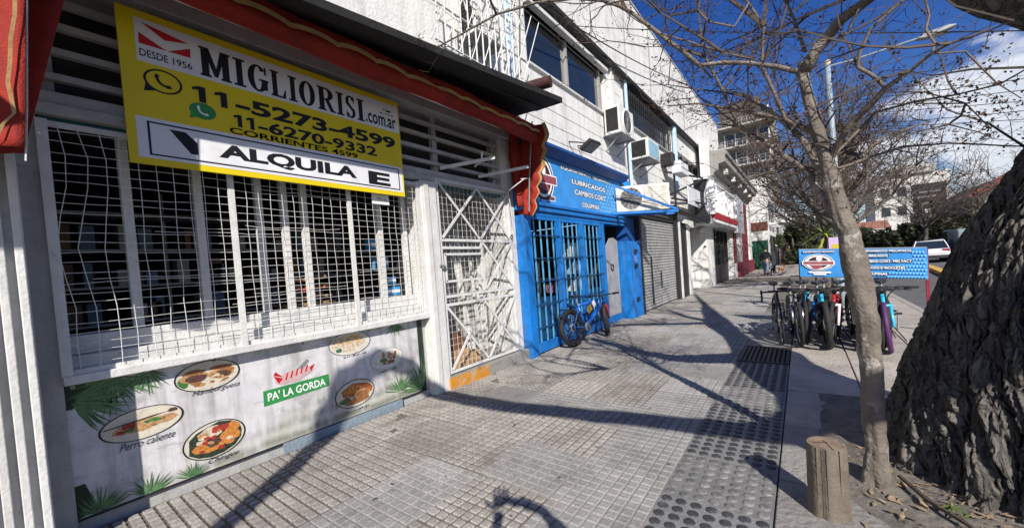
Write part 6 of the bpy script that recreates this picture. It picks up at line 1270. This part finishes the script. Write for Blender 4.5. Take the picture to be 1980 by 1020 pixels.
for x0 in (63, 67, 71): B(x0, x0 + 2.6, 1.64, 1.699, 0, 2.8).build('shop_door', DARKW, rs)
# tower with balconies
tw_ = thing('balcony_tower', 'tall unfinished looking concrete apartment tower with stacked balconies', 'building', (78, 6, 0))
TC = M('tower_concrete', (.23, .22, .215), .85, .25, .6, .2, dirt=((.13, .12, .11), .8, .5, .75))
B(77, 92, 2.6, 10.9, 0, 23.0).build('wall', TC, tw_); B(76, 90, 4.4, 10.4, 23.01, 26.5).build('roof_house', M('tower_brown', (.10, .085, .078), .85, .3, .8), tw_)
for k, z in enumerate((3.5, 6.5, 9.6, 12.8, 16.0, 19.2, 22.6)):
    B(75.0, 76.99, 2.4, 10.8, z - .28, z).build('balcony_slab', M('slab_grey', (.40, .385, .35), .8, .15, 1), tw_)
    B(76.9, 76.99, 3.4, 9.9, z + .25, z + 2.4).build('window', GLASS, tw_)
    for y in (3.4, 5.0, 6.6, 8.2, 9.8): B(76.8, 76.89, y - .1, y + .1, z + .2, z + 2.45).build('mullion', WHITE, tw_)
    if k != 3:
        mb = MB(); mb.box(75.0, 75.05, 2.45, 10.75, z + .95, z + 1.0); mb.box(75.0, 75.05, 2.45, 10.75, z + .5, z + .54)
        for i in range(12): mb.box(75.0, 75.06, 2.45 + i * .75, 2.51 + i * .75, z, z + .96)
        mb.build('railing', GREYP, tw_)
    else: B(75.0, 75.1, 2.45, 10.75, z, z + 1.1).build('parapet', TC, tw_)
wh = thing('far_white_block', 'far white apartment block behind the bare street trees', 'building', (95, -11, 0))
B(88, 100, -18.5, -10, 0, 11.8).build('wall', M('far_white', (.62, .61, .58), .8, .12, .5), wh); B(87.5, 100, -17, -12, 11.81, 13.2).build('roof_house', GREYP, wh)
for k in range(3):
    for j in range(4): winbox(wh, 88, -17.6 + j * 1.9, -16.4 + j * 1.9, 2.4 + k * 3, 4.0 + k * 3)
rr = thing('low_white_wall_house', 'low white house with reddish tile roof beyond the hedge', 'building', (70, -7, 0)); B(66, 72, -8.8, -2.5, 0, 3.1).build('wall', WALL, rr); MB().prism([(66, 3.1), (69, 4.2), (72, 3.1)], lambda a, b, t: (a, t, b), -8.9, -2.4).build('roof', M('roof_tile', (.28, .13, .09), .85, .3, 3), rr); winbox(rr, 66, -7, -6, 1, 2.2)
bl = thing('billboard', 'black billboard on a steel mast above the far hedge', 'billboard', (60, -11, 0))
B(59.8, 60.1, -12.3, -9.8, 4.6, 7.3).build('board', BLACKM, bl); MB().tube([(60, -10.5, 0), (60, -10.5, 4.6)], .22, 10).build('mast', BLACKM, bl); B(59.6, 60.2, -11.3, -9.6, 1.6, 4.2).build('lower_board', BLACKM, bl)
for k, (z, a) in enumerate(((6.4, 1.6), (5.9, 1.9), (5.2, 1.4))): B(59.75, 59.79, -11.1 - a / 2, -11.1 + a / 2, z - .1, z + .1).build('pale_strip', M('dim_grey', (.18, .18, .18), .6), bl)
B(59.7, 60, -9.8, -9.3, 3.6, 6.6).build('white_post', WALL, bl)
rh = thing('red_roofed_building', 'dark two storey building with sloping red roof edge across the road', 'building', (64, -18, 0))
MB().prism([(-14.0, 0), (-14.0, 5.2), (-16.8, 7.2), (-26, 7.2), (-26, 0)], lambda a, b, t: (t, a, b), 60, 76).build('wall', M('dark_render', (.10, .085, .075), .8, .3, .8), rh); MB().bar((59.8, -13.8, 5.3), (59.8, -17.2, 7.6), .5, .5).build('roof_edge', M('red_roof', (.36, .10, .09), .7, .2), rh)
for j in range(3): winbox(rh, 60, -16.2 - j * 2.2, -14.9 - j * 2.2, 3.2, 4.8)
wl = thing('grey_garden_wall', 'pale low garden wall with piers under the far trees', 'wall', (56, -12, 0)); B(56, 56.3, -22, -9, -.15, 1.7).build('wall', GREYP, wl)
for j in range(6): B(55.8, 56.5, -21.5 + j * 2.4, -21 + j * 2.4, -.15, 2.0).build('pier', WALL, wl)
stt = thing('white_statue', 'small white garden statue on a pier beyond the parked van', 'statue', (54, -11.2, 0)); MB().lathe([(.28, -.15), (.28, 1.2), (.2, 1.3), (.2, 1.7), (.26, 2.0), (.16, 2.35), (.10, 2.45), (.15, 2.6), (.12, 2.75), (.01, 2.82)], 12, (54, -11.2, 0)).build('figure', WHITE, stt, smooth=True); B(53.6, 54.4, -11.6, -10.8, -.16, 0).build('base', WALL, stt)

# ================================================================== FAR TREES
def baretree(name, lab, loc, H, seed, group, spread=1., mat=None, dens=1.):
    global rnd
    old = rnd; rnd = random.Random(seed); o = thing(name, lab, 'tree', (0, 0, 0), group); mb, tw, pm = MB(), MB(), MB()
    x = y = 0; tp = [(0, 0, -.1, H * .028), (.02 * H, .01 * H, H * .2, H * .022), (.0, .03 * H, H * .38, H * .019)]; limb(mb, tp, 8); mb.build('trunk', mat or BARK2, o, smooth=True)
    lm = MB()
    for k in range(int(9 * dens)):
        a = 6.283 * k / 9 + rnd.uniform(-.3, .3); e = rnd.uniform(.35, 1.2); L = H * rnd.uniform(.4, .62) * spread; d = Vector((math.cos(a) * math.cos(e), math.sin(a) * math.cos(e), math.sin(e))); p = Vector(tp[2][:3]) - Vector((0, 0, rnd.uniform(0, .1) * H)); pts = [(*p, H * .013)]
        for i in range(5):
            d = (d + Vector((rnd.gauss(0, .2), rnd.gauss(0, .2), rnd.gauss(.05, .14)))).normalized(); p = p + d * L / 5; pts.append((*p, H * .013 * (1 - .16 * (i + 1))))
            for _ in range(3): twigs(tw, pm, p, d + Vector((rnd.gauss(0, .9), rnd.gauss(0, .9), rnd.gauss(.1, .5))), H * rnd.uniform(.14, .3), H * .0042, 3, .1)
        limb(lm, pts, 6, .6, 2)
    lm.build('limbs', mat or BARK2, o, smooth=True); tag(tw.build('twigs', TWIG, o), kind='stuff')
    P2 = MB()
    if pm.v:
        s = H * .5
        for i in range(0, len(pm.v), 4):
            c = sum((Vector(q) for q in pm.v[i:i + 4]), Vector()) / 4; P2.quad(*[c + (Vector(q) - c) * s * .75 for q in pm.v[i:i + 4]])
        tag(P2.build('seed_pods', POD, o), kind='stuff')
    rnd = old; o.location = loc; return o
G1 = 'bare street trees along the kerb'
t1 = baretree('bare_street_tree', 'nearest bare street tree with seed clusters behind the slim tree', (17.5, -1.2, 0), 6.6, 3, G1, 1.15)
t2 = baretree('bare_street_tree', 'bare street tree standing next along the kerb behind the nearest one', (24, -1.3, 0), 8.0, 5, G1, 1.1)
for k, (x, y, rz, s, lab) in enumerate(((33, -1.0, 2.1, 1.15, 'bare street tree in front of the balcony tower'), (46, -1.2, 4, 1.2, 'bare street tree beside the curved white balcony'))):
    o = copy_tree(t2 if k else t1); o.location = (x, y, 0); o.rotation_euler.z = rz; o.scale = (s,) * 3; o['label'] = lab
for k, (x, y, rz, s, lab) in enumerate(((47, -8.5, 1, 1.1, 'bare tree across the road left of the billboard'), (52, -13, 3, 1.0, 'bare brownish tree right of the billboard'), (40, -13.5, 5, 1.0, 'bare tree reaching in beside the thick leaning trunk'))):
    o = copy_tree((t1, t2)[k % 2]); o.location = (x, y, 0); o.rotation_euler.z = rz; o.scale = (s,) * 3; o['label'] = lab; o['group'] = 'bare trees across the road'
def leafy(name, lab, loc, rx, ry, H, cols, n, leaf, seed, low=.25):
    r0 = random.Random(seed); o = thing(name, lab, 'tree', loc); x0, y0, z0 = loc
    MB().tube([(x0, y0, z0 - .1), (x0 + .1, y0, z0 + H * .3), (x0, y0 + .1, z0 + H * .6)], [H * .035, H * .028, H * .015], 8).build('trunk', BARK2, o)
    cl_ = [(r0.gauss(0, .42), r0.gauss(0, .42), r0.random(), r0.uniform(.16, .36)) for _ in range(26)]
    for ci, m_ in enumerate(cols):
        mb = MB()
        for _ in range(n // len(cols)):
            a, b, h, rr_ = r0.choice(cl_); v = Vector((r0.gauss(0, 1), r0.gauss(0, 1), r0.gauss(0, 1))).normalized() * rr_ * r0.uniform(.6, 1.05)
            k = 1 - .5 * abs(h - .4); c = Vector((x0 + (a * k + v.x) * rx, y0 + (b * k + v.y) * ry, z0 + H * (low + (1 - low) * min(1, max(0, h * .85 + v.z * .6)))))
            u = Vector((r0.gauss(0, 1), r0.gauss(0, 1), r0.gauss(0, 1))).normalized() * leaf * r0.uniform(.5, 1.2); w_ = u.orthogonal().normalized() * u.length * .5; mb.quad(c - u, c - w_, c + u, c + w_)
        mb.build('crown', m_, o)
    return o
DG = [M('dark_leaf_a', (.022, .030, .012), .7, .4, 2), M('dark_leaf_b', (.045, .058, .022), .7, .4, 2)]; OG = [M('olive_leaf_a', (.07, .075, .03), .7, .4, 2), M('olive_leaf_b', (.12, .115, .055), .7, .4, 2)]
for k, (x, y, rx, ry, H, cols, lab) in enumerate(((49, -2.6, 2.4, 2.2, 3.6, DG, 'dark evergreen just left of the yucca behind the banner'), (52, -5.5, 2.4, 2.6, 3.4, DG, 'dark rounded evergreen right behind the slim tree'), (54, -8.6, 2.6, 2.6, 3.2, DG, 'dark evergreen under the billboard'), (55, -11.2, 2.4, 2.4, 3.9, OG, 'olive green bushy tree between billboard and red roofed building'), (57, -14.2, 2.4, 2.4, 3.4, OG, 'olive green tree in front of the red roofed building'), (44, .55, 1.6, 1.2, 4.2, DG, 'dark evergreen at the kerb near the green doored house'), (57, .0, 2, 2, 6.0, OG, 'tall mid green conifer below the balcony tower'), (60, -16, 3, 3, 3.2, DG, 'dark evergreen farthest right behind the parked cars'), (58, -3.5, 3, 3, 5.2, DG, 'tall dark evergreen rising behind the other evergreens'))):
    leafy('evergreen_tree', lab, (x, y, -.1), rx, ry, H, cols, 2600, .26, 40 + k, .02)
tag(MB().grid(lambda u, v: (60 + 6 * v, 0 - 30 * u, (2.2 + .5 * noise.noise(Vector((u * 30, v * 5, 0)))) * min(1, 4 * min(v, 1 - v) + .0) - .1), 120, 10).build('hedge_mass', DG[0]), 'dark far hedge mass behind the parked cars', 'hedge', kind='stuff')
